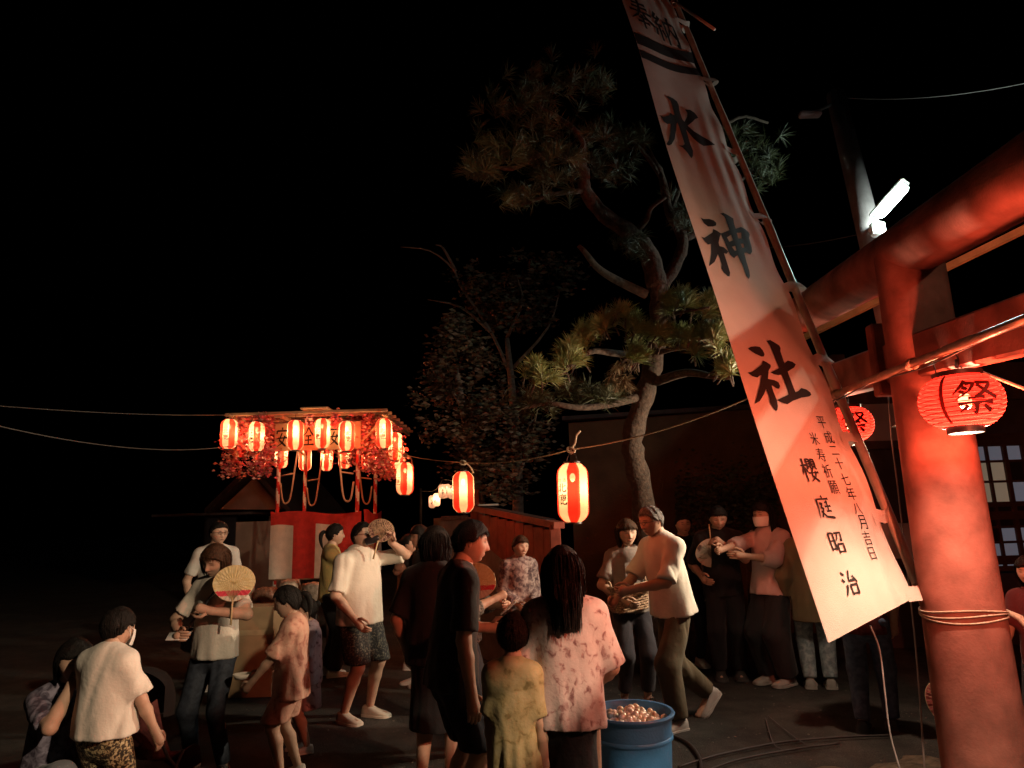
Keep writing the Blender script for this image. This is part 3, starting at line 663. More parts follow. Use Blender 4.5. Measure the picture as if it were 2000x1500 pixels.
# tower lanterns
TL = [(447, 848, 0, 0, 'leftmost lantern on the front edge of the tower roof'), (501, 853, 0, 180 - 22, 'second lantern from left on the tower front, mostly behind blossoms'), (577, 850, 0, -68, 'lantern with a bright bulb spot left over the sign board'), (629, 847, 0, -18, 'middle lantern over the tower sign board'), (677, 852, 0, 25, 'lantern over the right end of the tower sign board'), (750, 847, 0, 180, 'right corner lantern of the tower front'),
      (474, 866, .35, -30, 'lantern tucked behind the leftmost tower lantern'), (511, 882, .8, 40, 'low lantern showing its rounded end under the left blossoms'), (549, 890, 1.3, 70, 'lantern behind the left end of the sign board'), (721, 892, .9, -10, 'slim lantern under a bare bulb at the right of the tower'), (771, 872, .6, 60, 'lantern seen edge on beyond the right corner of the tower'), (776, 892, 1.1, 100, 'narrow far lantern on the right side of the tower roof'),
      (596, 897, 2.3, 10, 'back lantern of the tower seen below the sign, left one'), (638, 897, 2.3, 60, 'back lantern of the tower seen below the sign, middle one'), (673, 893, 2.3, -40, 'back lantern of the tower seen below the sign, right one')]
for u, v, dy, al, lb in TL:
    p = atY(u, v, fy0 - .06 + dy); striped_lantern(p, lb, 14, R(al), group='lanterns round the tower roof', h=.45 if dy < 1 else .42)
# small pale lanterns far down the street
FARP = [(553, 968, 21), (566, 968, 22), (571, 962, 20), (581, 971, 23), (844, 980, 24), (853, 976, 23), (864, 960, 21), (873, 959, 21.5), (883, 961, 22)]
FLB = ['leftmost of the far pale lanterns seen through the tower', 'low pink lantern of the far cluster seen through the tower', 'brightest tall lantern of the far cluster seen through the tower', 'right lantern of the far cluster seen through the tower', 'faint far lantern left of a white one, above the crowd', 'small bright white lantern far down the street', 'first of three far pink lanterns beside the middle strung lantern', 'second of three far pink lanterns beside the middle strung lantern', 'far pink lantern touching the edge of the middle strung lantern']
for k, (u, v, d) in enumerate(FARP):
    p = at(u, v, d); o = striped_lantern(p, FLB[k], 9 if k in (2, 3, 5) else 3, R(k * 37 % 60 - 30), group='far pale lanterns down the street', h=.44)
PALE_P = paper_mat('pale_lantern_paper', (.82, .60, .52), .30, (1, .72, .6))
_seen = {}
for o in list(bpy.data.objects):
    if o.get('group') == 'far pale lanterns down the street':
        for c in [q for q in bpy.data.objects if q.parent is o and q.type == 'MESH' and q.name.startswith('paper_shade')]:
            if 'm' not in _seen: _seen['m'] = c.data.copy(); _seen['m'].materials[0] = PALE_P; _seen['m'].materials[1] = PALE_P
            c.data = _seen['m']
# posts and cord carrying the far lanterns
for a, bq, lb in ((0, 3, 'thin cord carrying the far lanterns behind the tower'), (4, 8, 'thin cord carrying the far lanterns at the street end')):
    p, q = at(*FARP[a]) + Vector((-.4, 0, .38)), at(*FARP[bq]) + Vector((.4, 0, .38))
    tag(MB().tube([p] + [at(*FARP[k]) + Vector((0, 0, .355)) for k in range(a, bq + 1)] + [q], .008, 5).build('string_line', ROPE_M), lb, 'cord')
    rt = empty('cord_post', (p.x, p.y, 0), lb.replace('thin cord carrying', 'dark post holding'), 'post'); MB().tube([(p.x, p.y, 0), (p.x, p.y, p.z + .1)], .04, 8).build('shaft', mat('dark_post', (.06, .05, .045), .9), rt)
    rt = empty('cord_post', (q.x, q.y, 0), lb.replace('thin cord carrying', 'right dark post holding'), 'post'); MB().tube([(q.x, q.y, 0), (q.x, q.y, q.z + .1)], .04, 8).build('shaft', mat('dark_post', 0), rt)

# ================================================================== wires at left
WIRE = mat('wire', (.08, .075, .07), .6)
tag(MB().tube(sag(at(-60, 788, 6.5), Vector((fx0, fy0, zt)), .04, 20), .005, 6).build('overhead_wire', WIRE), 'pale overhead wire running level to the tower roof from the left', 'wire')
tag(MB().tube(sag(at(-60, 818, 5.5), at(520, 858, 10.0), .20, 24), .005, 6).build('overhead_wire', WIRE), 'slack dark wire sagging below the upper wire at left', 'wire')
# ================================================================== people: implicit bodies meshed with surface nets
def surface_nets(D, org, h):
    ins = D < 0; nx, ny, nz = D.shape
    acc = np.zeros((nx - 1, ny - 1, nz - 1, 3), np.float32); cnt = np.zeros((nx - 1, ny - 1, nz - 1), np.float32)
    C = [(0, 0, 0), (1, 0, 0), (0, 1, 0), (1, 1, 0), (0, 0, 1), (1, 0, 1), (0, 1, 1), (1, 1, 1)]
    sl = lambda c: tuple(slice(c[k], D.shape[k] - 1 + c[k]) for k in range(3))
    for a in range(8):
        for ax in range(3):
            if C[a][ax]: continue
            bq = list(C[a]); bq[ax] = 1
            da, db = D[sl(C[a])], D[sl(bq)]; m = (da < 0) != (db < 0)
            t = np.where(m, da / np.where(m, da - db, 1), 0)
            for k in range(3): acc[..., k] += np.where(m, C[a][k] + (t if k == ax else 0), 0)
            cnt += m
    act = cnt > 0; idx = -np.ones(act.shape, np.int64); ii = np.argwhere(act); idx[act] = np.arange(len(ii))
    V = (ii + acc[act] / cnt[act][:, None]) * h + org
    Fc = []
    for ax in range(3):
        s0 = [slice(1, -1)] * 3; s0[ax] = slice(0, D.shape[ax] - 1); s1 = list(s0); s1[ax] = slice(1, D.shape[ax])
        a_, b_ = ins[tuple(s0)], ins[tuple(s1)]
        o1, o2 = (ax + 1) % 3, (ax + 2) % 3
        for sgn, mask in ((1, a_ & ~b_), (0, ~a_ & b_)):
            q = np.argwhere(mask)
            if not len(q): continue
            q = q.copy(); q[:, o1] += 1; q[:, o2] += 1
            def g(d1, d2):
                z = q.copy(); z[:, o1] -= d1; z[:, o2] -= d2; return idx[z[:, 0], z[:, 1], z[:, 2]]
            c = [g(0, 0), g(1, 0), g(1, 1), g(0, 1)]
            Fc.append(np.stack(c if sgn else c[::-1], 1))
    return V, np.concatenate(Fc)
class SDF:
    def __init__(s, lo, hi, h):
        s.h = h; s.org = np.array(lo, float) - 3 * h; n = np.ceil((np.array(hi) - s.org) / h).astype(int) + 4
        s.D = np.full(n, .2, np.float32); s.n = n
    def cone(s, a, b, ra, rb, k=.02, flat=None, q=1., cut=None):
        """round cone a->b; flat: unit axis along which the section is squeezed by q; cut: list of (point, outward normal)"""
        a = np.array(a, np.float32); b = np.array(b, np.float32); rm = max(ra, rb) + .03 + k
        i0 = np.maximum(((np.minimum(a, b) - rm - s.org) / s.h).astype(int), 0); i1 = np.minimum(((np.maximum(a, b) + rm - s.org) / s.h).astype(int) + 2, s.n)
        if np.any(i1 <= i0): return
        ax = [(s.org[k_] + np.arange(i0[k_], i1[k_]) * s.h).astype(np.float32) for k_ in range(3)]
        X = np.stack(np.meshgrid(*ax, indexing='ij'), -1)
        P = X - a; B = b - a
        if flat is not None:
            fl = np.array(flat, np.float32); P = P + ((q - 1) * (P @ fl))[..., None] * fl; B = B + (q - 1) * (B @ fl) * fl
        L = B @ B + 1e-9; t = np.clip((P @ B) / L, 0, 1)
        d = np.linalg.norm(P - t[..., None] * B, axis=-1) - (ra + (rb - ra) * t)
        if cut:
            for cp, cn in cut: d = np.maximum(d, (X - np.array(cp, np.float32)) @ np.array(cn, np.float32))
        sub = s.D[i0[0]:i1[0], i0[1]:i1[1], i0[2]:i1[2]]
        hh = np.maximum(k - np.abs(sub - d), 0) / k
        s.D[i0[0]:i1[0], i0[1]:i1[1], i0[2]:i1[2]] = np.minimum(sub, d) - hh * hh * k * .25
    def cutplane(s, p, n):
        ax = [s.org[k_] + np.arange(s.n[k_]) * s.h for k_ in range(3)]
        d = (ax[0][:, None, None] - p[0]) * n[0] + (ax[1][None, :, None] - p[1]) * n[1] + (ax[2][None, None, :] - p[2]) * n[2]
        s.D = np.maximum(s.D, d.astype(np.float32))
    def mesh(s): return surface_nets(s.D, s.org, s.h)
_rs = np.random.RandomState(3)
_K = _rs.normal(size=(24, 3)); _K /= np.linalg.norm(_K, axis=1)[:, None]; _PH = _rs.uniform(0, 6.28, 24); _MG = _rs.uniform(.6, 1.7, 24)
def tnoise(p, f, seed=0, n=6):
    o = np.zeros(len(p))
    for i in range(n):
        j = (i + seed * 5) % 24; o += np.sin(p @ _K[j] * f * _MG[j] + _PH[(i + seed * 7) % 24])
    return o / n
def sm(x): x = np.clip(x, 0, 1); return x * x * (3 - 2 * x)
HAIRC = {'black': (.012, .010, .009), 'brown': (.045, .022, .012), 'grey': (.12, .11, .105)}
def head_surface(seg, rings, male, jaw=1.0):
    """unit head (height 1, chin -.5 .. crown .5): a = left, b = forward, c = up"""
    th = np.linspace(0.02, math.pi - .02, rings); ph = np.linspace(0, 2 * math.pi, seg, endpoint=False)
    T, Pp = np.meshgrid(th, ph, indexing='ij')
    a = np.sin(T) * np.sin(Pp) * .365; b = np.sin(T) * np.cos(Pp) * .44; c = np.cos(T) * .5
    low = np.clip(-c / .5, 0, 1); fr = b > 0
    a = a * (1 - (.36 - .06 * male) / jaw * low ** 1.8) * (1 + .05 * np.exp(-((c - .1) / .2) ** 2))
    b = np.where(fr, b * (1 - .10 * low ** 2) * (1 + .04 * np.exp(-((c + .45) / .1) ** 2)), b * (1 - .48 * low ** 1.3))
    b = b + .05 * low * fr - .03
    f_ = np.clip(b / .35, 0, 1) ** 2 * fr
    b = b - .05 * f_ * np.exp(-(a / .33) ** 4) * np.exp(-((c + .02) / .3) ** 4)            # flatter face plane
    nz = np.exp(-(a / (.035 + .03 * np.clip(.1 - c, 0, .25) / .25)) ** 2) * np.clip((.10 - c) / .24, 0, 1) * np.where(c > -.15, 1, np.exp(-((c + .15) / .025) ** 2))
    b = b + .105 * nz * fr
    for s in (-1, 1):
        b = b - .035 * np.exp(-((a - s * .135) / .07) ** 2 - ((c - .03) / .045) ** 2) * fr
        b = b + .018 * np.exp(-((a - s * .135) / .09) ** 2 - ((c - .115) / .03) ** 2) * fr
        b = b + .02 * np.exp(-((a - s * .18) / .08) ** 2 - ((c + .12) / .09) ** 2) * fr
        b = b + .014 * np.exp(-((a - s * .135) / .05) ** 2 - ((c - .03) / .018) ** 2) * fr
    b = b + .030 * np.exp(-(a / .10) ** 2 - ((c + .275) / .035) ** 2) * fr - .022 * np.exp(-(a / .12) ** 2 - ((c + .275) / .009) ** 2) * fr - .018 * np.exp(-(a / .13) ** 2 - ((c + .345) / .03) ** 2) * fr
    b = b + .025 * np.exp(-(a / .1) ** 2 - ((c + .43) / .06) ** 2) * fr
    V = np.stack([a, b, c], -1).reshape(-1, 3)
    i, k = np.meshgrid(np.arange(rings - 1), np.arange(seg), indexing='ij')
    Fq = np.stack([i * seg + k, (i + 1) * seg + k, (i + 1) * seg + (k + 1) % seg, i * seg + (k + 1) % seg], -1).reshape(-1, 4)
    return V, Fq
HEADV = {}
NPERSON = 0
def person(label, u, v, Y, yaw, H=None, build=1.0, hd=.137, skin=(.47, .30, .215), male=0, hair=('short', 'black'), top=None, bottom=None, shoes=('shoe', (.5, .48, .45)),
           armL=None, armR=None, poleL=None, poleR=None, curl=(.35, .35), head=(0, 0, 0), lean=0, side=0, feet=((.055, 0, 0), (-.055, 0.02, 0)), hip=(0, 0), vox=.012, glasses=False, mask=None, group=None,
           hipz=None, handdir=(None, None), smile=0, hem_dark=None, fringe=.15):
    global NPERSON; NPERSON += 1; rnd = random.Random(NPERSON * 17)
    P0 = atY(u, v, Y); H = H or P0.z
    base = np.array([P0.x, Y, 0.]); th = R(yaw); f = np.array([math.sin(th), -math.cos(th), 0.]); l = np.array([math.cos(th), math.sin(th), 0.]); z = np.array([0, 0, 1.])
    kb = (1 - hd) / (1 - .137)                      # body scale below the head
    root = empty('person', base, label, 'person', group)
    hz = (hipz if hipz else .525) * kb if hipz is None or True else 0
    hb = np.array([hip[0], hip[1], (hipz if hipz is not None else .525 * kb)])
    la, lb_ = R(lean), R(side)
    def up(a, b, c):
        """torso-local point (c above hip, in body units) -> local"""
        c = c * kb - .525 * kb
        b2 = b * math.cos(la) + c * math.sin(la); c2 = -b * math.sin(la) + c * math.cos(la)
        a2 = a * math.cos(lb_) + c2 * math.sin(lb_); c3 = -a * math.sin(lb_) + c2 * math.cos(lb_)
        return hb + np.array([a2, b2, c3])
    Wd = lambda p: H * (p[0] * l + p[1] * f + p[2] * z)          # local -> metres, relative to root
    fw = Wd(up(0, 1, .525)) - Wd(up(0, 0, .525)); fw /= np.linalg.norm(fw)
    sh_w = (.104 if male else .090) * (1 + (build - 1) * .6)
    SL, SR = up(sh_w, 0, .793), up(-sh_w, 0, .793)
    def ik(S, T, l1, l2, pole):
        S, T, pole = np.array(S), np.array(T, float), np.array(pole, float); d = T - S; D_ = np.linalg.norm(d)
        if D_ > (l1 + l2) * .998: T = S + d / D_ * (l1 + l2) * .998; d = T - S; D_ = np.linalg.norm(d)
        x = (l1 * l1 - l2 * l2 + D_ * D_) / (2 * D_); y = math.sqrt(max(0, l1 * l1 - x * x)); e = d / D_
        pv = pole - e * (pole @ e); n_ = np.linalg.norm(pv); pv = pv / n_ if n_ > 1e-6 else np.array([0, 0, -1.])
        return S + e * x + pv * y, T
    ua, fa = .172 * kb, .150 * kb
    aL = armL if armL is not None else (sh_w + .035, .02, .50 * kb); aR = armR if armR is not None else (-sh_w - .035, .03, .50 * kb)
    EL, WL = ik(SL, aL, ua, fa, poleL if poleL is not None else (.5, -.7, -.4)); ER, WR = ik(SR, aR, ua, fa, poleR if poleR is not None else (-.5, -.7, -.4))
    legs = []
    for sgn, ft in zip((1, -1), feet):
        hj = hb + np.array([sgn * .052, 0, -.02]); an = np.array([ft[0], ft[1], .048 * kb + ft[2]])
        kn, an = ik(hj, an, .245 * kb, .235 * kb, (sgn * .08, 1, 0)); legs.append((hj, kn, an, R(ft[3]) if len(ft) > 3 else 0, ft[4] if len(ft) > 4 else 0))
    # ---------------- body
    pts = [Wd(q) for q in (SL, SR, EL, ER, WL, WR, hb, up(0, 0, .9))] + [Wd(q) for L_ in legs for q in L_[:3]]
    lo = np.min(pts, 0) - .2; hi = np.max(pts, 0) + .2; lo[2] = max(lo[2], -.02)
    bw_ = build * .93
    S = SDF(lo, hi, vox)
    def torso(S, infl=0., hips=1.0, k=.04, sl=1.):
        S.cone(Wd(up(0, 0, .50)), Wd(up(0, 0, .565)), H * .086 * bw_ * hips + infl, H * .084 * bw_ + infl, k, fw, 1.3)
        S.cone(Wd(up(0, 0, .565)), Wd(up(0, .004, .66)), H * .081 * bw_ + infl, H * (.079 if male else .073) * bw_ + infl, k, fw, 1.3)
        S.cone(Wd(up(0, .004, .66)), Wd(up(0, 0, .765)), H * .079 * bw_ + infl, H * .088 * (1 + (bw_ - 1) * .7) + infl, k, fw, 1.35)
        S.cone(Wd(up(-sh_w * .80, -.004, .788)), Wd(up(sh_w * .80, -.004, .788)), H * .038 + infl * .6, H * .038 + infl * .6, k, fw, 1.05)
        for sg in (-1, 1): S.cone(Wd(up(sg * .012, -.008, .828)), Wd(up(sg * sh_w * .92, -.004, .797)), H * .033 + infl * .4, H * .031 + infl * .5, k, fw, 1.0)
    torso(S, -.010)
    cov = (bottom or {}).get('len', .045) < .2 and (bottom or {}).get('kind') != 'skirt'; lg = .72 if cov else 1.
    nb = up(0, -.006, .815); nt_ = up(0, .012, .885)
    S.cone(Wd(nb), Wd(nt_), H * (.043 if male else .037), H * (.033 if male else .029), .03)
    for (S_, E_, W_) in ((SL, EL, WL), (SR, ER, WR)):
        S.cone(Wd(S_), Wd(E_), H * .031 * (.7 + .3 * bw_), H * .0245 * (.7 + .3 * bw_), .03); S.cone(Wd(E_), Wd(E_ + (W_ - E_) * .35), H * .024 * (.7 + .3 * bw_), H * .0245 * (.7 + .3 * bw_), .015); S.cone(Wd(E_ + (W_ - E_) * .35), Wd(W_), H * .0245 * (.7 + .3 * bw_), H * .0165, .015)
    for hj, kn, an, fy_, tip in legs:
        S.cone(Wd(hj), Wd(kn), H * .054 * bw_ * .86, H * .034 * lg, .03); mid = kn + (an - kn) * .3 - np.array([0, .008, 0])
        S.cone(Wd(kn), Wd(mid), H * .033 * lg, H * .034 * lg, .02); S.cone(Wd(mid), Wd(an), H * .034 * lg, H * .021, .02)
        fd = np.array([math.sin(fy_) * math.cos(tip), math.cos(fy_) * math.cos(tip), -math.sin(tip)])
        heel = an + np.array([0, 0, -.024]) - fd * .018; toe = an + fd * .095 + np.array([0, 0, -.032])
        S.cone(Wd(heel), Wd(toe), H * .021, H * .014, .02, z, 1.25)
    hdirs = []
    for (E_, W_), hdv in (((EL, WL), handdir[0]), ((ER, WR), handdir[1])):
        d = (W_ - E_); d = d / np.linalg.norm(d) if hdv is None else np.array(hdv, float) / np.linalg.norm(hdv); hdirs.append(d)
        S.cone(Wd(W_), Wd(W_ + d * .05 * kb), H * .0165, H * .022, .015)
    V, Fq = S.mesh(); mb = MB(); mb.v = [tuple(q) for q in V]; mb.f = [tuple(q) for q in Fq.tolist()]; mb.m = [0] * len(mb.f)
    col = [np.tile(np.array([*skin, 1.]), (len(V), 1))]
    # fingers: four chains of three phalanges and a thumb from the palm's side
    for (W_, d, sgn, cu) in ((WL, hdirs[0], 1, curl[0]), (WR, hdirs[1], -1, curl[1])):
        dm = Vector(d[0] * l + d[1] * f + d[2] * z).normalized(); w0 = Vector(Wd(W_))
        inw = Vector(l) * -sgn; nrm = (inw - dm * inw.dot(dm)); nrm = nrm.normalized() if nrm.length > .1 else Vector(f)   # palm faces inward
        acr = dm.cross(nrm).normalized()
        if acr.dot(Vector(f) + Vector(z) * .3) < 0: acr = -acr
        for q in range(4):
            c = w0 + dm * (H * .058 * kb) + acr * (H * (.0165 - .011 * q)) ; ln = H * kb * (.021, .024, .022, .017)[q]; dd = dm.copy(); ch = [c - dm * H * .012, c]
            for j in range(3):
                dd = (dd * math.cos(cu * 1.35) + nrm * math.sin(cu * 1.35)).normalized(); nrm2 = nrm
                c = c + dd * ln * (1, .75, .6)[j]; ch.append(c)
            n0 = len(mb.v); mb.tube(ch, [H * .0062, H * .0062, H * .0058, H * .0052, H * .004], 7)
            col.append(np.tile(np.array([*skin, 1.]), (len(mb.v) - n0, 1)))
        c = w0 + dm * H * .018 + acr * H * .014; n0 = len(mb.v)
        mb.tube([c, c + (dm * .5 + acr * .7 + nrm * .3 * cu) * H * .026, c + (dm * 1.1 + acr * (.9 - cu * .5) + nrm * .8 * cu) * H * .034, c + (dm * 1.6 + acr * (.9 - cu * .9) + nrm * 1.1 * cu) * H * .036], [H * .0085, H * .0075, H * .0065, H * .0045], 7)
        col.append(np.tile(np.array([*skin, 1.]), (len(mb.v) - n0, 1)))
    # head
    big = vox < .0125; seg, rg = (64, 60) if big else (40, 36)
    key = (seg, male)
    if key not in HEADV: HEADV[key] = head_surface(seg, rg, male)
    hv, hf = HEADV[key]
    hy, hp, hr = (R(q) for q in head)
    Hf = np.array([math.sin(hy) * math.cos(hp), math.cos(hy) * math.cos(hp), math.sin(hp)]); Hl = np.array([math.cos(hy), -math.sin(hy), 0.])
    Hu = np.cross(Hf, Hl) * -1 if np.cross(Hf, Hl)[2] < 0 else np.cross(Hf, Hl)
    Hl, Hu = Hl * math.cos(hr) - Hu * math.sin(hr), Hu * math.cos(hr) + Hl * math.sin(hr)
    hs = hd * 1.0
    hc = up(0, .016, (1 - hd) / kb + .0) + Hu * hs * .44 + Hf * hs * .10
    def hw(p):                                           # head-unit -> metres rel. root
        q = hc + (p[:, :1] * Hl + p[:, 1:2] * Hf + p[:, 2:3] * Hu) * hs
        return H * (q[:, :1] * l + q[:, 1:2] * f + q[:, 2:3] * z)
    n0 = len(mb.v); mb.add(hw(hv), hf.tolist()); c4 = np.tile(np.array([*skin, 1.]), (len(hv), 1)); fr = hv[:, 1] > .05
    def paint(m, cc):
        m = np.clip(m, 0, 1)[:, None] * fr[:, None]; c4[:, :3] = c4[:, :3] * (1 - m) + np.array(cc) * m
    ha, hcz = hv[:, 0], hv[:, 2]
    paint(.30 * np.exp(-((np.abs(ha) - .17) / .09) ** 2 - ((hcz + .13) / .08) ** 2), (.62, .25, .18))
    paint(.85 * np.exp(-(ha / (.085 + .03 * smile)) ** 6 - ((hcz + .275 - smile * .6 * ha ** 2 * 6) / .024) ** 4), (.36, .12, .10))
    paint(.9 * np.exp(-(ha / (.08 + .03 * smile)) ** 6 - ((hcz + .272 - smile * .6 * ha ** 2 * 6) / .007) ** 2), (.08, .02, .02))
    ebw = .016 if male else .011
    paint(.85 * np.exp(-((np.abs(ha) - .14) / .075) ** 6 - ((hcz - .115 - .02 * np.abs(ha) + .5 * (np.abs(ha) - .14) ** 2) / ebw) ** 4), (.025, .018, .015))
    paint(.95 * np.exp(-((np.abs(ha) - .135) / .062) ** 4 - ((hcz - .035 + 1.2 * (np.abs(ha) - .135) ** 2) / .019) ** 4), (.02, .013, .011))
    paint(.35 * np.exp(-((np.abs(ha) - .135) / .08) ** 2 - ((hcz - .02) / .045) ** 2), (.30, .17, .12))
    col.append(c4)
    for sgn in (-1, 1):                                   # ears
        n0 = len(mb.v); e = MB().ell((sgn * .355, -.05, -.02), (.028, .06, .105), seg=10, rings=8); ev = hw(np.array(e.v)); mb.add(ev, e.f)
        col.append(np.tile(np.array([*(np.array(skin) * .95), 1.]), (len(e.v), 1)))
    mb.v = [(p[0] + base[0], p[1] + base[1], p[2]) for p in mb.v]
    mb.build('body', mat('skin', (1, 1, 1), .55, .08, 30, .12, 300, attr=True, spec=.35), root, col=np.concatenate(col))
    # ---------------- hair
    st, hcol = hair; hm = MB()
    HV = hv.copy(); az = np.abs(np.degrees(np.arctan2(HV[:, 0], HV[:, 1] + .03)))
    fl_ = {'short': fringe + .05, 'bald': .24, 'bob': fringe - .03, 'long': fringe + .0, 'pony': fringe + .03, 'bun': fringe + .06}[st]
    c0 = np.interp(az, [0, 35, 62, 80, 98, 118, 150, 180], [fl_, fl_ - .01, .10, -.04 if st in ('short', 'bald') else -.1, -.02 if st in ('short', 'bald', 'pony', 'bun') else -.2, -.26, -.34, -.36])
    c0 = c0 + .03 * tnoise(HV, 26, 1)
    mk = sm((HV[:, 2] - c0) / .07)
    thick = {'short': .048, 'bald': .035, 'bob': .085, 'long': .075, 'pony': .055, 'bun': .05}[st]
    rad = np.linalg.norm(HV + np.array([0, .03, 0]), axis=1)[:, None]
    lock = .022 * tnoise(HV * np.array([1, 1, .25]), 20, 2) + .008 * tnoise(HV * np.array([1, 1, .2]), 60, 3)
    lift = (thick * (1 + .35 * np.clip(HV[:, 2], 0, .5) / .5) + lock) * mk - .09 * (1 - mk)
    HV = HV + (HV + np.array([0, .03, 0])) / rad * lift[:, None]
    hm.add(hw(HV), hf.tolist())
    def ribbons(n, root_f, path_f, wdt):
        for _ in range(n):
            p = path_f(root_f()); p = np.array(p); n0 = len(hm.v); m_ = len(p)
            tdir = np.array([rnd.gauss(0, 1), rnd.gauss(0, 1), 0]); tdir /= np.linalg.norm(tdir) + 1e-6
            ww = wdt * rnd.uniform(.6, 1.2) * np.array([.8] + [1.] * (m_ - 2) + [.15])[:, None]
            q = np.concatenate([hw(p - tdir * ww), hw(p + tdir * ww)]); hm.add(q, [(i, i + 1, m_ + i + 1, m_ + i) for i in range(m_ - 1)])
    if st in ('bob', 'long', 'pony', 'bun', 'short', 'bald'):
        # strands over the crown
        def rf():
            a_ = rnd.uniform(-180, 180); return a_
        def pf(a_):
            e = R(a_); out = []; kk_ = rnd.uniform(1.2, 3.3); c_end = float(np.interp(abs(a_), [0, 35, 62, 80, 98, 118, 150, 180], [fl_, fl_, .10, -.02, -.04, -.2, -.3, -.34])) + rnd.uniform(-.05, .04)
            for i in range(7):
                t = i / 6; cz = .5 * math.cos(t * math.acos(max(-.9, min(.99, c_end / .5)))) ; rr = math.sqrt(max(0.0, 1 - (cz / .5) ** 2)); k = 1.0 + thick * kk_ + .025 * math.sin(i * 1.3 + a_)
                out.append((rr * math.sin(e) * .365 * k, rr * math.cos(e) * .44 * k * (.94 if abs(a_) < 90 else 1 - .25 * max(0, -cz / .5)) - .03, cz * (1 + thick * 1.6) + .012))
            return out
        if big: ribbons(420, rf, pf, .009)
    if st in ('bob', 'long'):
        ln = -.52 if st == 'bob' else -1.28
        nA, nR = 44, 18; az0 = 68 if st == 'bob' else 70
        for layer in (0, 1):
            n0 = len(hm.v); Vc = []
            for j in range(nR):
                t = j / (nR - 1)
                for i in range(nA):
                    a_ = R(az0 + (360 - 2 * az0) * i / (nA - 1)); s_ = math.sin(i * 2.3) * .012 + math.sin(i * 5.1 + 1) * .008
                    edge = min(1, min(i, nA - 1 - i) / 5)
                    endz = ln * (.93 + .07 * edge) + .05 * math.sin(i * 1.7) + .04 * math.sin(i * 3.9); cz = .45 + (endz - .45) * t; pf_ = math.sqrt(max(.05, 1 - (max(cz, 0) / .56) ** 2))
                    k = (1.14 - .05 * layer) + s_ + (.10 * math.sin(t * math.pi) if st == 'bob' else .02) - (.16 * t * t if st == 'bob' else .10 * t) ; k = k * pf_; ba = math.cos(a_) * .46 * k - .03
                    if st == 'long' and cz < -.25: ba = ba - .34 * sm((-.25 - cz) / .5) * max(0, -math.cos(a_))
                    Vc.append((math.sin(a_) * .385 * k * (1 + (.12 * math.sin(t * 3) if st == 'long' else 0)), ba, cz))
            hm.add(hw(np.array(Vc)), [(j * nA + i, j * nA + i + 1, (j + 1) * nA + i + 1, (j + 1) * nA + i) for j in range(nR - 1) for i in range(nA - 1)])
        if big:
            def rf2(): return rnd.uniform(az0, 360 - az0)
            def pf2(a0):
                a_ = R(a0); out = []; e_ = ln * rnd.uniform(.72, 1.12); kk = rnd.uniform(1.12, 1.22); wob = rnd.uniform(0, 6)
                for i in range(10):
                    t = i / 9; cz = .47 + (e_ - .47) * t; pf_ = math.sqrt(max(.05, 1 - (max(cz, 0) / .56) ** 2)); k = kk + (.10 * math.sin(t * math.pi) if st == 'bob' else .02) - (.16 * t * t if st == 'bob' else .08 * t) + .045 * math.sin(t * 6 + wob); k = k * pf_
                    ba = math.cos(a_) * .46 * k - .03
                    if st == 'long' and cz < -.25: ba -= .34 * sm((-.25 - cz) / .5) * max(0, -math.cos(a_))
                    out.append((math.sin(a_) * .385 * k * (1 + (.12 * math.sin(t * 3) if st == 'long' else 0)), ba, cz))
                return out
            ribbons(850 if st == 'long' else 480, rf2, pf2, .0075)
    if st == 'pony':
        pt = [(0, -.45, .10), (0, -.60, .14), (0, -.72, .02), (.02, -.74, -.25), (.03, -.68, -.52), (.02, -.62, -.72)]
        pp = spline([Vector(q) for q in pt], 3); n0 = len(hm.v)
        tb = MB().tube(pp, [.05, .07, .09, .10, .105, .11, .11, .105, .10, .09, .085, .075, .06, .045, .03, .01][:len(pp)], 10); hm.add(hw(np.array(tb.v)), tb.f)
        tb = MB().tube([(0, -.46, .10), (0, -.52, .125)], .075, 10); hm.add(hw(np.array(tb.v)), tb.f, 1)
    if st == 'bun':
        tb = MB().ell((0, -.48, .22), (.17, .15, .16), seg=14, rings=10); hm.add(hw(np.array(tb.v)), tb.f)
    hm.v = [(p[0] + base[0], p[1] + base[1], p[2]) for p in hm.v]
    hm.build('hair', [mat('hair_' + hcol, HAIRC[hcol], .55, .5, 60, .5, 160, spec=.12), mat('hair_tie', (.25, .05, .06), .7)], root)
    if glasses:
        gb = MB()
        for sgn in (-1, 1):
            gb.tube([(sgn * .145 + .085 * math.cos(t), .452 - .03 * abs(math.cos(t)), .03 + .058 * math.sin(t)) for t in np.linspace(0, 2 * math.pi, 20)], .010, 6, cap=False)
            gb.tube([(sgn * .23, .43, .045), (sgn * .37, .22, .04), (sgn * .385, -.04, .03)], .009, 6)
        gb.tube([(-.06, .455, .04), (0, .475, .05), (.06, .455, .04)], .009, 6)
        gv = hw(np.array(gb.v)); gb.v = [(p[0] + base[0], p[1] + base[1], p[2]) for p in gv]; gb.build('glasses', mat('spectacle_frame', (.03, .025, .025), .3), root)
    if mask:
        mV = []; nn = 12
        for j in range(8):
            for i in range(nn):
                a_ = R(-72 + 144 * i / (nn - 1)); cz = -.05 - .40 * j / 7; bulge = 1 + .07 * math.cos(a_) * math.sin(math.pi * j / 7)
                mV.append((math.sin(a_) * .40 * (1 - .22 * (j / 7) ** 2), math.cos(a_) * .50 * bulge - .035, cz))
        mm = MB().add([(p[0] + base[0], p[1] + base[1], p[2]) for p in hw(np.array(mV))], [(j * nn + i, j * nn + i + 1, (j + 1) * nn + i + 1, (j + 1) * nn + i) for j in range(7) for i in range(nn - 1)])
